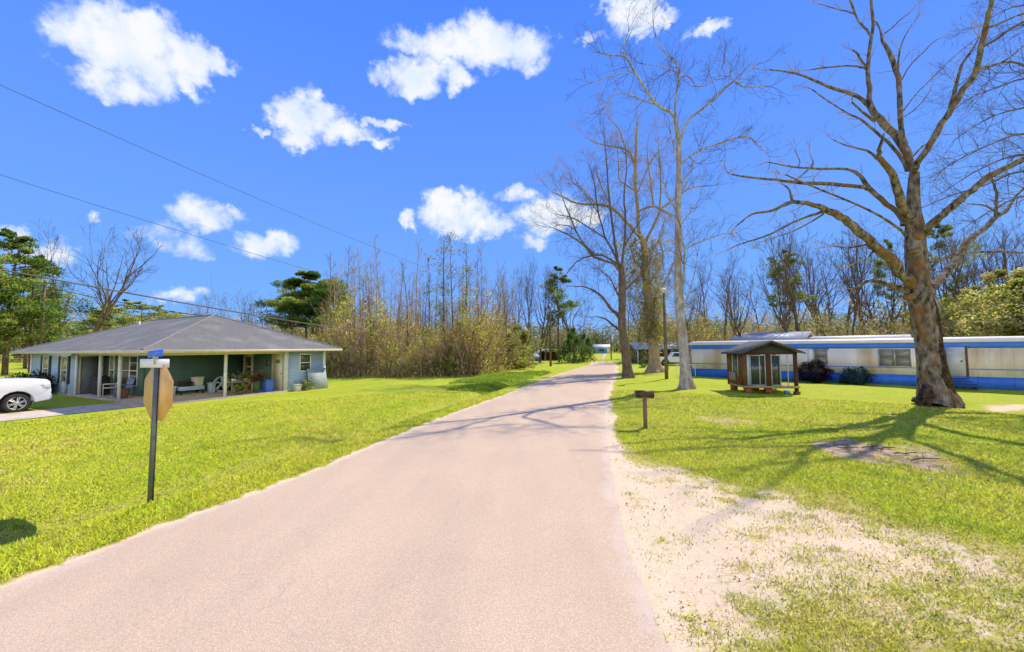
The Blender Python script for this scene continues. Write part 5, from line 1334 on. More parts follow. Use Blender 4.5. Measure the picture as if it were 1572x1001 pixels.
b = Buf(); b.box(tparam(1240), tparam(1272), .0, .012, 2.08, 2.17); b.build('window_awning', mat('old_green', (.12,.14,.05), None, 4, .8), tr)
a, c = tparam(1452), tparam(1481)
b = Buf(); b.box(a, c, -.035, .01, .66, 2.22)
dr_ = b.build('door', mat('trailer_door', (.66,.66,.62), (.54,.53,.48), 3, .5, c3=(.5,.42,.3), scale3=1.5), tr)
b = Buf(); b.box(a-.08, a-.002, -.045, .01, .64, 2.22); b.build('door_frame', blue_l, dr_)
b = Buf(); b.box(c+.002, c+.10, -.03, .01, .62, 2.20); b.build('door_jamb', mat('rust_dark', (.10,.06,.03), (.25,.15,.07), 5, .9), dr_)
b = Buf(); b.box(c-.16, c-.10, -.07, -.036, 1.42, 1.50); b.build('handle', mat('handle_dark', (.1,.07,.04), None, 4, .5), dr_)
b = Buf(); b.box(c-.02, tparam(1490), -.02, .015, 2.17, 2.26); b.build('lintel', mat('old_green', (.1,.1,.05)), tr)
st = empty('door_steps', TW(0, 0), trz, 'low dark blue wooden steps below the trailer door', 'steps')
s0, s1 = tparam(1458), tparam(1499)
bl_d = mat('step_blue', (.04,.10,.32), (.02,.05,.15), 5, .7)
for k in range(4): b = Buf(); b.box(s0, s1-.12*k, -.95+.22*k, -.70+.22*k, .10+.13*k, .14+.13*k); b.build('tread', bl_d, st)
b = Buf(); b.box(s0+.1, s0+.15, -.8, -.02, .0, .098); b.box(s1-.2, s1-.15, -.8, -.02, .0, .098); b.build('stringer', blk, st)
# rail/frame at the left end
rl = empty('hitch_rail', TW(-.5, 0), trz, 'small white rail frame at the left end of the trailer', 'rail')
b = Buf(); b.tube([(-.7, .2, .95), (1.0, -.15, .95)], [.035, .035], 6); b.build('top_rail', white, rl)
for x in (-.65, .9): b = Buf(); b.tube([(x, .2-.25*(x+.65)/1.55, -.05), (x, .2-.25*(x+.65)/1.55, .94)], [.03, .03], 6); b.build('leg', white, rl)
shrub(TW(tparam(1252), -1.0), .85, 1.28, [(.045,.022,.015), (.09,.035,.02), (.03,.02,.012)], 5200, 'rounded dark brown bush in front of the trailer', leaf=.07)
shrub(TW(tparam(1315), -.8), .75, .95, [(.07,.18,.12), (.10,.22,.10), (.05,.12,.08)], 1500, 'loose blue green bush against the blue trailer skirting')
shrub(TW(tparam(1297), -.6), .3, .4, [(.07,.15,.12), (.10,.22,.10)], 260, 'tiny green weed clump left of the loose blue green bush')

# second house behind
def gable_house(name, loc, rz, L_, W_, hw, hr, wallm, roofm, label, over=.4, openf=False):
    t = empty(name, loc, rz, label, 'house')
    b = Buf(); b.box(0, L_, 0, W_, -.3, hw); b.build('wall', wallm, t)
    b = Buf(); b.prism([(-over, hw-.05), (W_/2, hr), (W_+over, hw-.05), (W_+over, hw+.08), (W_/2, hr+.14), (-over, hw+.08)], -over, L_+over, axis='x'); b.build('roof', roofm, t)
    b = Buf(); b.prism([(0.01, hw+.001), (W_-.01, hw+.001), (W_/2, hr-.03)], .02, L_-.02, axis='x'); b.build('gable', wallm, t)
    return t
grey_r = mat('grey_metal_roof', (.42,.43,.44), (.33,.34,.36), 2, .5, .1)
q = P(1127, 534, 44); gable_house('grey_roofed_house', (q.x, 44, 0), trz, 6.2, 7.0, 3.0, 3.75, mat('wall_grey', (.45,.43,.40), None, 2, .8), grey_r, 'house with low grey metal roof just showing above the trailer')
q = P(1218, 534, 42); gable_house('flat_white_house', (q.x, 42, 0), trz, 8.5, 4.0, 3.05, 3.2, mat('wall_white', (.6,.58,.55), None, 2, .8), roofw, 'low white roofed building behind the trailer roof')

# ================================================================== shed
SR = Vector((14.35, 19.75, 0)); sx_ = Vector((.989, -.149, 0)); SL = SR-sx_*2.5; srz = math.atan2(sx_.y, sx_.x)
shed = empty('garden_shed', SL, srz, 'old dark wooden gabled shed with glass sliding doors raised on blocks', 'shed')
W_, D_, z0, z1, zp = 2.5, 2.2, .24, 2.05, 2.60
old = mat('shed_wood', (.12,.05,.018), (.045,.022,.012), 5, .85, .5, 20, stretch=(1, 1, .3))
oldl = mat('shed_wood_light', (.22,.10,.035), (.08,.04,.018), 5, .85, .5, 20, stretch=(1, 1, .3))
darkg = mat('gable_dark', (.035,.05,.05), (.06,.07,.05), 5, .8, siding=.12)
b = Buf(); b.box(0, W_, 0, D_, z0, z0+.1); b.box(-.05, W_+.05, -.05, -.002, z0+.02, z0+.12); b.build('floor', wood_t, shed)
for (x, y, m_) in ((.06, .06, oldl), (W_-.07, .06, old), (.06, D_-.06, old), (W_-.07, D_-.06, old)):
    b = Buf(); b.box(x-.07, x+.07, y-.06, y+.06, z0-(.22 if x > 1 else 0)+.001, z1); b.build('corner_post', m_, shed)
b = Buf(); b.box(.02, W_-.02, .0, .08, z1-.10, z1-.001); b.box(0, .08, .1, D_-.1, z1-.10, z1-.001); b.box(W_-.08, W_, .1, D_-.1, z1-.10, z1-.001); b.build('top_plate', old, shed)
def slider(x0, x1, n):
    f = Buf(); fw = .05; zb, zt_ = z0+.13, z1-.12
    f.box(x0, x0+fw, .0, .05, zb, zt_); f.box(x1-fw, x1, .0, .05, zb, zt_); f.box(x0+fw, x1-fw, .0, .05, zb, zb+.05); f.box(x0+fw, x1-fw, .0, .05, zt_-.05, zt_)
    for k in range(1, n): x = x0+(x1-x0)*.62; f.box(x-.025, x+.025, .0, .045, zb+.05, zt_-.05)
    fo = f.build('sliding_door', mat('shed_frame', (.42,.45,.43), (.28,.29,.26), 6, .5), shed)
    g = Buf(); g.box(x0+fw, x1-fw, .02, .03, zb+.05, zt_-.05); g.build('pane', glass, fo)
slider(.27, 1.02, 2); slider(1.27, 1.72, 1)
b = Buf(); b.box(.14, .26, .01, .06, z0+.1, z1-.1); b.build('side_panel', pale_pl, shed)
b = Buf(); b.box(1.03, 1.26, -.005, .07, z0+.1, z1-.1); b.build('centre_panel', old, shed)
# right bay left open with a thin mullion; clear side
b = Buf(); b.box(2.04, 2.07, .01, .05, z0+.1, z1-.1); b.build('mullion', crm_pl, shed)
b = Buf(); b.box(.0, .05, .13, .75, z0+.1, z1-.1); b.box(.0, .05, 1.5, D_-.12, z0+.1, z1-.1); b.box(.0, .05, .75, 1.5, z0+.1, z0+.5); b.build('side_wall', oldl, shed)
b = Buf(); b.box(-.012, -.002, 1.1, 1.95, z0+.3, z0+.75); b.build('patch_board', mat('patch_blue', (.18,.24,.28), (.3,.22,.12), 3, .8), shed)
f = Buf(); f.box(-.01, .04, .75, .80, z0+.5, z1-.12); f.box(-.01, .04, 1.45, 1.5, z0+.5, z1-.12); fo = f.build('side_window', crm_pl, shed)
g = Buf(); g.box(.015, .025, .8, 1.45, z0+.5, z1-.12); g.build('pane', glass, fo)
b = Buf(); b.box(.1, 1.75, D_-.05, D_, z0+.1, z1-.1); b.build('back_wall', old, shed)
ov = .22
b = Buf(); b.prism([(.0, z1), (W_, z1), (W_/2, zp-.06)], .0, .05, axis='y'); b.build('gable', darkg, shed)
b = Buf(); b.prism([(-ov, z1-.04), (W_/2, zp), (W_+ov, z1-.04), (W_+ov, z1+.01), (W_/2, zp+.06), (-ov, z1+.01)], -.30, D_+.2, axis='y')
b.build('roof', mat('shed_roof', (.12,.135,.14), (.08,.09,.095), 8, .9, .5), shed)
b = Buf(); b.prism([(-ov-.01, z1-.09), (W_/2, zp-.06), (W_+ov+.01, z1-.09), (W_+ov+.01, z1-.045), (W_/2, zp-.005), (-ov-.01, z1-.045)], -.33, -.302, axis='y')
b.box(-ov-.02, -ov, -.30, D_+.2, z1-.09, z1-.042); b.build('barge_board', old, shed)
for (x, y) in ((.2, .2), (1.2, .25), (1.3, 1.9), (.2, 1.9)):
    b = Buf(); b.box(x-.15, x+.15, y-.12, y+.12, -.05, z0-.001); b.build('block', mat('brick_red', (.30,.12,.06), (.2,.09,.05), 6, .9, .3), shed)
b = Buf(); b.box(W_-.19, W_+.05, -.05, .15, -.05, .079); b.build('block', oldl, shed)
b = Buf(); b.box(1.72, 1.95, -.35, -.1, 0, .16); tag(b.build('blue_bag', mat('blue_bag', (.12,.2,.45), None, 4, .6), None, loc=SL, rz=srz, bevel=.04), 'small blue bag lying under the front of the shed', 'bag')

# ================================================================== stop sign
steel = mat('galv_steel', (.20,.21,.19), (.13,.14,.13), 8, .5, metal=.5)
sg = G(229, 771); sY = sg.y
sz0 = H(sg.x, sg.y)
stop = empty('stop_sign', (sg.x, sg.y, sz0), 0, 'back of an octagonal stop sign on a leaning steel post with street name blades', 'street sign')
toppx = P(237.5, 556, sY)
lean = Vector((toppx.x-sg.x, 0.03, toppx.z-sz0))
b = Buf(); u_ = np.array(lean)/lean.length
def along(h): return u_*h
def chan(b, h0, h1):     # U channel
    m = Matrix.Translation(Vector(along(h0))) @ Vector((0, 0, 1)).rotation_difference(lean.normalized()).to_matrix().to_4x4()
    for (x0, x1, y0, y1) in ((-.028, .028, -.004, .0), (-.032, -.028, -.004, .028), (.028, .032, -.004, .028), (-.044, -.0325, .024, .028), (.0325, .044, .024, .028)):
        v = [m @ Vector(q) for q in [(x0,y0,0),(x1,y0,0),(x1,y1,0),(x0,y1,0),(x0,y0,h1-h0),(x1,y0,h1-h0),(x1,y1,h1-h0),(x0,y1,h1-h0)]]
        b.add([tuple(q) for q in v], None, [(0,3,2,1),(4,5,6,7),(0,1,5,4),(1,2,6,5),(2,3,7,6),(3,0,4,7)])
chan(b, -.25, lean.length-.02); b.build('post', steel, stop)
s_top = along((P(0, 562, sY).z-sz0)); s_bot = along((P(0, 648, sY).z-sz0))
cz = (s_top+s_bot)/2; Rr = np.linalg.norm(s_top-s_bot)/2
phi = R(-25)       # turned about the vertical: its back faces the camera obliquely
ex = np.array([math.cos(phi), math.sin(phi), 0]); en = np.array([-math.sin(phi), math.cos(phi), 0])
cc0 = cz+en*.04+np.array([.0, 0, 0])
def octa(r, off, th):
    pts = [cc0+en*off+ex*r*math.sin(R(22.5+45*k))/math.cos(R(22.5))+u_*r*math.cos(R(22.5+45*k))/math.cos(R(22.5)) for k in range(8)]
    p2 = [p+en*th for p in pts]; return pts, p2
b = Buf(); p1, p2 = octa(Rr, 0, .003)
b.add(p1+p2, None, None, ng=[list(range(8)), list(range(15, 7, -1))]+[[i, (i+1) % 8, 8+(i+1) % 8, 8+i][::-1] for i in range(8)])
oc = b.build('sign_plate', mat('plate_back', (.78,.50,.18), (.68,.41,.14), 3, .5, metal=.1, c3=(.60,.36,.13), scale3=1.5), stop)
b = Buf(); p1, p2 = octa(Rr*.93, .0045, .001); b.add(p2, None, None, ng=[list(range(8))]); b.build('red_face', mat('sign_red', (.5,.02,.02), None, 3, .4), oc)
b = Buf(); q1, _ = octa(Rr, .004, .001); q2, _ = octa(Rr*.955, .004, .001)
b.add(q1+q2, None, [(k, (k+1) % 8, 8+(k+1) % 8, 8+k) for k in range(8)]); b.build('white_border', white, oc)
rotm = Matrix((Vector(-ex), Vector((0, 0, 1)), Vector(en))).transposed()
text('STOP', .30, tuple(cc0+en*.0075), rotm.to_euler(), oc, 'lettering', white, .001)
b = Buf()
for dz in (.27, -.27): c = Vector(cc0+u_*dz-en*.002); b.obox(c-Vector(en)*.008, (.018, .014, .018), phi)
b.build('bolt', steel, stop)
def blade(px0, py0, px1, py1, hgt_px, dY0, dY1, m, name):
    a = np.array(P(px0, py0, sY+dY0))-np.array([sg.x, sg.y, sz0]); c = np.array(P(px1, py1, sY+dY1))-np.array([sg.x, sg.y, sz0])
    h = hgt_px/F*sY; c[2] += 0; d = c-a; n_ = np.cross(d, [0, 0, 1.]); n_ /= np.linalg.norm(n_); up = np.array([0, 0, h])
    b = Buf(); q = [a, c, c+up, a+up]; q2 = [p-n_*.003 for p in q]
    b.add(q+q2, None, [(0,1,2,3), (7,6,5,4), (0,4,5,1), (1,5,6,2), (2,6,7,3), (3,7,4,0)])
    return b.build(name, m, stop), a, c, n_, h
wb, a, c, n_, h = blade(214.5, 564.5, 259.5, 564.5, 13.2, -.02, .03, mat('blade_white', (.82,.84,.86), None, 3, .4), 'name_blade')
bb_, a2, c2, n2, h2 = blade(226.5, 549.5, 250, 547, 10.5, .22, -.17, mat('blade_blue', (.05,.20,.85), (.04,.17,.78), 3, .4), 'name_blade')
d2 = (c2-a2); L2 = np.linalg.norm(d2); ang = math.atan2(d2[1], d2[0])
rot2 = (Matrix.Rotation(ang, 3, 'Z') @ Matrix.Rotation(-math.asin(d2[2]/L2), 3, 'Y') @ Matrix.Rotation(R(90), 3, 'X')).to_euler()
b = Buf()      # worn pale marks where the street name has faded
for k, (t0, t1, z0_, z1_) in enumerate(((.12,.20,.2,.34),(.28,.38,.36,.44),(.40,.46,.42,.5),(.56,.60,.5,.72),(.62,.66,.6,.8),(.67,.70,.55,.66))):
    q_ = [a2+d2*t0+np.array([0,0,h2*z0_])+n2*.0025, a2+d2*t1+np.array([0,0,h2*z0_])+n2*.0025, a2+d2*t1+np.array([0,0,h2*z1_])+n2*.0025, a2+d2*t0+np.array([0,0,h2*z1_])+n2*.0025]
    b.add(q_, None, [(0, 1, 2, 3)])
b.build('lettering', mat('letter_white', (.22,.42,.95), None, 3, .4), bb_)
b = Buf(); ctr = along(lean.length-.02); b.obox(Vector(ctr)+Vector((0, .0, .015)), (.05, .05, .06), .2); b.obox(Vector(((a+c)/2)[0:3])+Vector((0, 0.0, h+.025)), (.045, .045, .05), .4)
b.build('bracket', mat('bracket', (.5,.46,.36), None, 4, .5, metal=.4), stop)

# ================================================================== mailbox
mg = G(991, 658); mz = H(mg.x, mg.y)
mb = empty('mailbox', (mg.x, mg.y, mz), R(-8), 'rusty brown mailbox on a wooden post beside the sandy verge', 'mailbox')
mtop = P(991, 609.5, mg.y).z-mz
b = Buf(); b.box(-.05, .05, -.05, .05, -.3, mtop-.03); b.build('post', mat('post_wood', (.26,.17,.10), (.15,.095,.055), 5, .9, .5, 20, stretch=(1, 1, .2)), mb)
b = Buf(); b.box(-.25, .25, -.09, .09, mtop-.029, mtop); b.build('bracket_board', mat('post_wood', (1,1,1)), mb)
prof = [(-.085, 0)]+[(-.085*math.cos(a), .11+.085*math.sin(a)) for a in np.linspace(0, math.pi, 9)]+[(.085, 0)]
b = Buf(); b.prism(prof, -.255, .255, axis='x', shape=lambda x, y, z: (x, y, z+mtop+.001))
bodym = mat('mailbox_rust', (.12,.065,.035), (.05,.035,.025), 7, .5, .3, metal=.3, c3=(.30,.14,.05), scale3=4)
b.build('body', bodym, mb)
prof2 = [(-.093, 0)]+[(-.093*math.cos(a), .11+.093*math.sin(a)) for a in np.linspace(0, math.pi, 9)]+[(.093, 0)]
b = Buf(); b.prism(prof2, -.275, -.256, axis='x', shape=lambda x, y, z: (x, y, z+mtop)); b.build('door', mat('door_steel', (.2,.19,.17), (.1,.08,.06), 6, .5, metal=.4), mb)
b = Buf(); b.box(-.12, -.10, -.105, -.09, mtop+.05, mtop+.16); b.box(-.12, -.05, -.105, -.09, mtop+.13, mtop+.16); b.build('flag', mat('flag_red', (.25,.06,.03), None, 4, .6), mb)

# ================================================================== poles and wires
def lamp_pole(px, py, pytop, label, w):
    g = G(px, py); z = H(g.x, g.y); t = empty('street_lamp', (g.x, g.y, z), 0, label, 'lamp post')
    top = P(px-4.5, pytop, g.y)-Vector((g.x, g.y, z))
    b = Buf(); b.capt([(0, 0, -.3), tuple(top*.5), tuple(top)], [w, w*.85, w*.65], 9); b.build('pole', bark_dark, t, smooth=True)
    b = Buf(); b.tube([tuple(top-Vector((0, 0, .25))), tuple(top+Vector((-.15, -.25, .0))), tuple(top+Vector((-.22, -.4, .06)))], [.03, .03, .03], 6); b.build('arm', steel, t)
    c = top+Vector((-.22, -.42, .08))
    b = Buf(); b.capt([tuple(c+Vector((0, 0, .12))), tuple(c), tuple(c-Vector((0, 0, .08)))], [.08, .27, .24], 12); b.build('lamp_head', crm_pl, t)
    b = Buf(); b.capt([tuple(c-Vector((0, 0, .081))), tuple(c-Vector((0, 0, .2)))], [.16, .10], 12); b.build('lens', mat('lens', (.7,.7,.65), None, 3, .2), t)
lamp_pole(1023.5, 583, 448, 'dark wooden lamp post with pale lamp head between two bare trees', .13)
wires_end = {}
def util_pole(px, Y, ytop, label, r=.14, arms=True, m=None, light=False, arm_len=1.1):
    q = P(px, 534, Y); z = H(q.x, Y); h = P(px, ytop, Y).z-z
    t = empty('utility_pole', (q.x, Y, z), 0, label, 'utility pole')
    b = Buf(); b.capt([(0, 0, -.4), (0, 0, h*.5), (0, 0, h)], [r, r*.85, r*.7], 9); b.build('pole', m or bark_brown, t, smooth=True)
    if arms:
        b = Buf(); b.obox(Vector((0, -.16, h-.35)), (arm_len*2, .09, .11), .3); b.build('crossarm', bark_brown, t)
        for s_ in (-.85, 0.3, .85): b = Buf(); b.capt([(s_*arm_len*math.cos(.3), -.16+s_*arm_len*math.sin(.3), h-.29), (s_*arm_len*math.cos(.3), -.16+s_*arm_len*math.sin(.3), h-.14)], [.04, .03], 8); b.build('insulator', pale_pl, t)
    return Vector((q.x, Y, z+h))
u1 = util_pole(845, 50, 470, 'dark utility pole standing at the bend beyond the woods', .15, False)
u2 = util_pole(704, 34.5, 524, 'short thin service pole at the edge of the woods', .06, False)
u3 = util_pole(63, 42, 430, 'utility pole with crossarm in front of the pines at far left', .16, True, mat('pole_pale', (.20,.14,.09), (.13,.09,.06), 4, .9))
u4 = util_pole(938, 76, 515, 'small pole at the right side of the road in the distance', .12, False)
u5 = util_pole(948.5, 53, 557, 'short dark marker post beside the road at the bend', .10, False)
pb = Buf(); pb.box(-.09, .09, -.12, -.05, -.55, -.25); 
wire_m = mat('cable_black', (.03,.03,.035), None, 3, .6); wire_g = mat('cable_grey', (.10,.16,.20), None, 3, .5)
def wire(p0, p1, sag, r, m, label, name='overhead_wire'):
    p0 = np.array(p0); p1 = np.array(p1); ts = np.linspace(0, 1, 40)
    pts = p0[None]*(1-ts[:, None])+p1[None]*ts[:, None]; pts[:, 2] -= sag*4*ts*(1-ts)
    b = Buf(); b.tube(pts, [r]*40, 5); return tag(b.build(name, m, smooth=True), label, 'wire')
wire(P(-200, 40, 8.5), u1, .9, .011, wire_g, 'uppermost thin overhead wire crossing the sky from top left')
wire(P(-200, 204, 13), P(845, 508, 50), .7, .013, wire_g, 'second thin overhead wire crossing the sky below the uppermost one')
wire(P(-150, 385, 10), u2-Vector((0, 0, .05)), .35, .026, mat('cable_worn', (.16,.15,.12), (.09,.085,.07), 3, .6), 'thick black cable passing just above the blue house roof')
wire(P(-150, 389, 9.6), P(330, 487, 24), .2, .012, wire_m, 'thinner cable hanging just under the thick black cable')
wire(u3+Vector((.8, .1, -.2)), P(330, 486, 26), .5, .011, wire_m, 'thin wire running from the left utility pole toward the house ridge')
wire(P(-150, 405, 30), u3+Vector((-.8, -.3, -.2)), .3, .014, wire_m, 'thin wire reaching the crossarm of the left utility pole')

# ================================================================== vehicles
paint = mat('white_paint', (.80,.80,.80), (.76,.76,.77), 2, .25, spec=.5)
carglass = mat('car_glass', (.02,.03,.04), None, 2, .05, spec=.8)
tyre_m = mat('tyre', (.025,.025,.025), (.04,.04,.04), 6, .85); alloy = mat('alloy', (.62,.60,.56), (.45,.43,.40), 5, .35, metal=.7)
lampm = mat('headlamp', (.75,.78,.8), (.6,.6,.6), 6, .1, spec=.8); amber = mat('amber', (.6,.22,.03), None, 3, .3)
greyp = mat('grey_plastic', (.36,.42,.50), (.3,.35,.42), 4, .5)
def arch(cx, cz, r, n=9):   # points over a wheel arch going from +x to -x side seen along the sill
    return [(cx+r*math.cos(a), cz+r*math.sin(a)) for a in np.linspace(0, math.pi, n)]
def vehicle(name, loc, rz, label, cat, kind):
    t = empty(name, loc, rz, label, cat)
    W = .93; wr = .37; fx, rxx = 1.45, -1.45
    # lower body outline, x forward
    if kind == 'suv':
        sill = .36
        low = [(2.33, .45), (2.30, .42)]+[(fx+.47, sill)]+arch(fx, wr+.02, .46)[1:-1]+[(fx-.47, sill), (rxx+.47, sill)]+arch(rxx, wr+.02, .46)[1:-1]+[(rxx-.47, sill), (-2.3, .45), (-2.36, .7), (-2.33, 1.24), (.9, 1.34), (1.55, 1.325), (2.20, 1.27), (2.32, 1.17), (2.36, .80)]
        cab = [(1.05, 1.335), (.30, 1.82), (-.2, 1.86), (-1.9, 1.84), (-2.30, 1.25)]
        win = [(.82, 1.38), (.22, 1.74), (-.15, 1.77), (-1.8, 1.75), (-2.05, 1.33)]
    else:
        sill = .38
        low = [(2.6, .50)]+[(fx+.55, sill)]+arch(fx, wr+.02, .44)[1:-1]+[(fx-.47, sill), (-1.2, sill)]+arch(-1.7, wr+.02, .44)[1:-1]+[(-2.2, sill), (-2.75, .5), (-2.8, 1.04), (.95, 1.08), (2.2, 1.02), (2.58, .9)]
        rxx = -1.7
        cab = [(1.1, 1.07), (.55, 1.55), (.2, 1.62), (-.75, 1.62), (-1.15, 1.05)]
        win = [(.88, 1.10), (.46, 1.50), (.2, 1.54), (-.65, 1.54), (-.95, 1.10)]
    def taper(x, y, z):
        k = 1-.03*max(0, (abs(x)-1.7)/.7)**2*2; k *= 1-.25*max(0, z-1.0); k *= 1-.05*max(0, .6-z)
        return (x, y*k, z)
    b = Buf(); b.prism(low, -W, W, shape=taper); b.build('body', paint, t, bevel=.045)
    b = Buf(); b.prism(cab, -W*.93, W*.93, shape=lambda x, y, z: (x, y*(1-.28*(z-1.1)), z)); b.build('cabin', paint, t, bevel=.04)
    b = Buf(); b.prism(win, -W*.945, W*.945, shape=lambda x, y, z: (x, y*(1-.28*(z-1.1)), z)); b.build('side_window', carglass, t)
    b = Buf(); c0, c1 = cab[0], cab[1]; n = Vector((c1[1]-c0[1], 0, -(c1[0]-c0[0]))).normalized()*.012
    def lerp(f): return (c0[0]+(c1[0]-c0[0])*f, c0[1]+(c1[1]-c0[1])*f)
    a_, d_ = lerp(.08), lerp(.93)
    b.poly([(a_[0]+n.x, -W*.84, a_[1]+n.z), (a_[0]+n.x, W*.84, a_[1]+n.z), (d_[0]+n.x, W*.68, d_[1]+n.z), (d_[0]+n.x, -W*.68, d_[1]+n.z)]); b.build('windscreen', carglass, t)
    for x in (fx, rxx):
        for s_ in (-1, 1):
            yo = s_*(W-.12); w = Buf(); ang = np.linspace(0, 2*math.pi, 33)
            prof = [(-.11, .26), (-.11, .345), (-.07, wr), (.07, wr), (.11, .345), (.115, .27), (.10, .25)]
            v = []; 
            for a in ang[:-1]:
                for (o_, r_) in prof: v.append((x+r_*math.cos(a), yo+s_*o_, wr+r_*math.sin(a)))
            m_ = len(prof); f_ = []
            for i in range(32):
                for j in range(m_-1): f_.append((i*m_+j, i*m_+j+1, ((i+1) % 32)*m_+j+1, ((i+1) % 32)*m_+j))
            w.add(v, None, f_); wo_ = w.build('wheel', tyre_m, t, smooth=True)
            h = Buf(); h.capt([(x, yo+s_*.0, wr), (x, yo+s_*.03, wr)], [.255, .255], 24); h.build('brake_disc', blk, wo_)
            h = Buf()
            h.tube([(x+.245*math.cos(a), yo+s_*.09, wr+.245*math.sin(a)) for a in ang], [.018]*33, 6)
            for k in range(6):
                a = k*math.pi/3+.3
                for da in (-.13, .13): h.tube([(x+.05*math.cos(a+da*2), yo+s_*.10, wr+.05*math.sin(a+da*2)), (x+.24*math.cos(a+da), yo+s_*.085, wr+.24*math.sin(a+da))], [.022, .020], 5)
            h.capt([(x, yo+s_*.06, wr), (x, yo+s_*.115, wr)], [.065, .05], 10); h.build('rim', alloy, wo_)
            ar = Buf(); ar.capt([(x, yo-s_*.30, wr+.02), (x, yo-s_*.12, wr+.02)], [.45, .45], 20); ar.build('wheel_well', blk, t)
    fr_x = 2.34 if kind == 'suv' else 2.58
    for s_ in (-1, 1):
        b = Buf(); b.box(fr_x-.22, fr_x-.01, s_*W*.90-.06, s_*W*.90+.02 if s_ > 0 else s_*W*.90+.06, .90, 1.08); b.build('headlight', lampm, t, bevel=.02)
        b = Buf(); b.box(fr_x-.30, fr_x-.225, s_*W*.935-.012, s_*W*.935+.012, .94, 1.05); b.build('marker_light', amber, t)
    b = Buf(); b.prism([(fr_x-.55, .42), (fr_x-.5, .66), (fr_x+.05, .66), (fr_x+.07, .48), (fr_x-.02, .40)], -W*.955, W*.955, shape=taper); b.build('bumper', greyp, t, bevel=.03)
    b = Buf(); b.box(fr_x-.02, fr_x+.025, -.5, .5, .74, .94); b.build('grille', blk, t)
    for s_ in (-1, 1): b = Buf(); b.box(.72, .86, s_*(W+.10)-.07, s_*(W+.10)+.07, 1.30, 1.45); b.build('wing_mirror', paint, t, bevel=.03)
    b = Buf(); b.box(-.02, .0, -W*1.0-.002, W*1.0+.002, .45, 1.1); b.build('door_seam', blk, t)
    return t
wc = G(24, 633.5); fwd = hY
# wheel axle of the near (right) side sits at wc; body centre is to its left
wcv = Vector((wc.x, wc.y, 0)); ctr = wcv-fwd*1.45-hX*.84
rz_v = math.atan2(fwd.y, fwd.x)
vehicle('parked_suv', (ctr.x, ctr.y, H(wc.x, wc.y)), rz_v, 'white sport utility car with its front half in view on the driveway', 'car', 'suv')
pc_ = P(1031, 534, 49)
vehicle('pickup_truck', (pc_.x+.9, 49.2, H(pc_.x, 49)), R(-12), 'white pickup parked beside the metal roofed house behind the trees', 'pickup', 'pickup')

# ================================================================== distant buildings
q = P(978, 534, 56)
h2_ = empty('metal_roofed_house', (q.x, 56, H(q.x, 56)), R(-6), 'long low house with pale blue grey metal roof behind the pickup', 'house')
b = Buf(); b.box(0, 9, 1.5, 6.5, -.3, 2.2); b.build('wall', mat('wall_dark', (.12,.12,.08), (.2,.17,.1), 2, .9), h2_)
b = Buf(); b.prism([(-.3, 2.05), (3.5, 3.0), (7.3, 2.05), (7.3, 2.15), (3.5, 3.1), (-.3, 2.15)], -.4, 9.4, axis='x'); b.build('roof', mat('blue_grey_roof', (.42,.52,.60), (.34,.44,.52), 2, .5), h2_)
for x in (.1, 3.0, 6.0, 8.9): b = Buf(); b.box(x-.06, x+.06, .0, .12, -.2, 2.1); b.build('post', white, h2_)
b = Buf(); b.box(6.8, 7.6, 1.46, 1.495, .1, 2.0); b.build('door', mat('door_blue', (.1,.22,.5), None, 3, .5), h2_)
q = P(914, 536, 118)
h3 = empty('far_blue_house', (q.x, 118, H(q.x, 118)), R(-5), 'tiny far house with white gable and blue front at the road end', 'house')
b = Buf(); b.box(0, 4.2, 0, 4, -.3, 1.9); b.build('wall', mat('far_blue', (.12,.25,.5), (.2,.35,.6), 2, .7), h3)
b = Buf(); b.prism([(-.4, 1.85), (-.4, 1.95), (2, 2.7), (4.4, 1.95), (4.4, 1.85)], -.4, 4.6, axis='x'); b.build('roof', roofw, h3)
b = Buf(); b.box(1.0, 2.6, -.03, -.003, .6, 1.4); b.build('window', glass, h3)
b = Buf(); b.box(3.4, 4.1, -.04, -.004, 0, 1.7); b.build('door', white, h3)
q = P(826, 536, 72)
h4 = empty('carport_barn', (q.x, 72, H(q.x, 72)), R(4), 'low open dark barn with rounded grey roof at the bend', 'barn')
b = Buf(); pr = [(5.2*.5*(1-math.cos(a)), 1.15+1.0*math.sin(a)) for a in np.linspace(0, math.pi, 9)]; pr2 = [(x, z-.1) for x, z in pr[::-1]]
b.prism(pr+pr2, -.3, 4.5); b.build('roof', grey_r, h4)
b = Buf(); b.box(.2, 5.0, 4.2, 4.3, -.2, 1.6); b.box(.15, .25, .0, 4.195, -.2, 1.15); b.build('wall', mat('barn_brown', (.14,.08,.05), (.08,.05,.03), 3, .9), h4)
for x in (.3, 1.8, 3.4, 4.95): b = Buf(); b.box(x-.07, x+.07, .05, .19, -.2, 1.4); b.build('post', white if x < 1 else old, h4)
q = P(818, 536, 70)
bt = empty('covered_boat', (q.x-.8, 70, H(q.x, 70)), R(10), 'small boat under a white and blue cover left of the barn', 'boat')
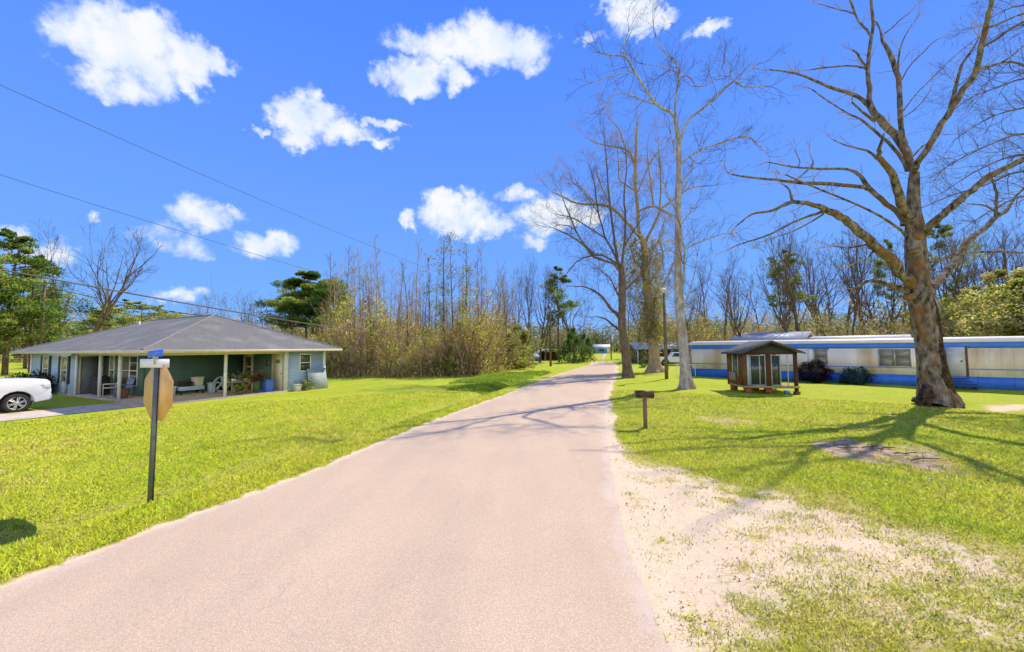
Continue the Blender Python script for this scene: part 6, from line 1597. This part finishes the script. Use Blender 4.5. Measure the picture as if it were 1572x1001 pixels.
b = Buf(); b.prism([(0, .25), (2.0, .25), (2.4, .75), (-.2, .75)], 0, 1.2); b.build('hull', blue_l, bt)
b = Buf(); b.prism([(-.2, .76), (2.4, .76), (1.9, 1.1), (1.0, 1.35), (.1, 1.15)], .05, 1.15); b.build('cover', roofw, bt)
for x in (.3, 1.5): b = Buf(); b.box(x, x+.1, .1, 1.1, -.1, .25); b.build('trailer_leg', blk, bt)
# rail fence far left
fa, fb = P(-60, 534, 62), P(48, 534, 66)
fe = empty('rail_fence', (fa.x, fa.y, H(fa.x, fa.y)), math.atan2(fb.y-fa.y, fb.x-fa.x), 'brown wooden rail fence beneath the far left pines', 'fence')
Lf = math.hypot(fb.x-fa.x, fb.y-fa.y)
for k in range(int(Lf/2.4)+1): b = Buf(); b.box(k*2.4-.06, k*2.4+.06, -.06, .06, -.2, 1.1); b.build('post', wood_t, fe)
for z in (.4, .9): b = Buf(); b.box(-.1, Lf, -.03+.062, .03+.062, z, z+.13); b.build('rail', wood_t, fe)

# ---- debris on the bare patch beside the big tree
rs = np.random.RandomState(33)
for i, (x, y) in enumerate([(1300,690),(1335,688),(1350,692),(1365,690),(1280,684),(1420,708),(1390,700)]):
    g = G(x, y); b = Buf(); a = rs.uniform(-.4, .4); L = rs.uniform(.3, .7)
    pts = [np.array([-L/2*math.cos(a), -L/2*math.sin(a), .0])+np.array([math.cos(a), math.sin(a), 0])*L*k/4+np.array([0, rs.normal(0, .03), .03+.03*rs.rand()]) for k in range(5)]
    b.tube(pts, [.014, .018, .016, .012, .006], 6, rough=.15)
    b.tube([pts[2], pts[2]+np.array([.12, .14, .08])], [.009, .004], 4)
    tag(b.build('fallen_branch', bark_brown if i % 2 else bark_grey, smooth=True, loc=(g.x, g.y, H(g.x, g.y))), 'short broken branch lying on the bare dirt patch under the big tree', 'branch', 'broken branches on the bare patch')

for L_ in (pines_l, saps, saps_l, bp, pines, bushy, gb_):
    for o in L_:
        if not used.get(id(o)):
            for ch in list(o.children): bpy.data.objects.remove(ch)
            bpy.data.objects.remove(o)
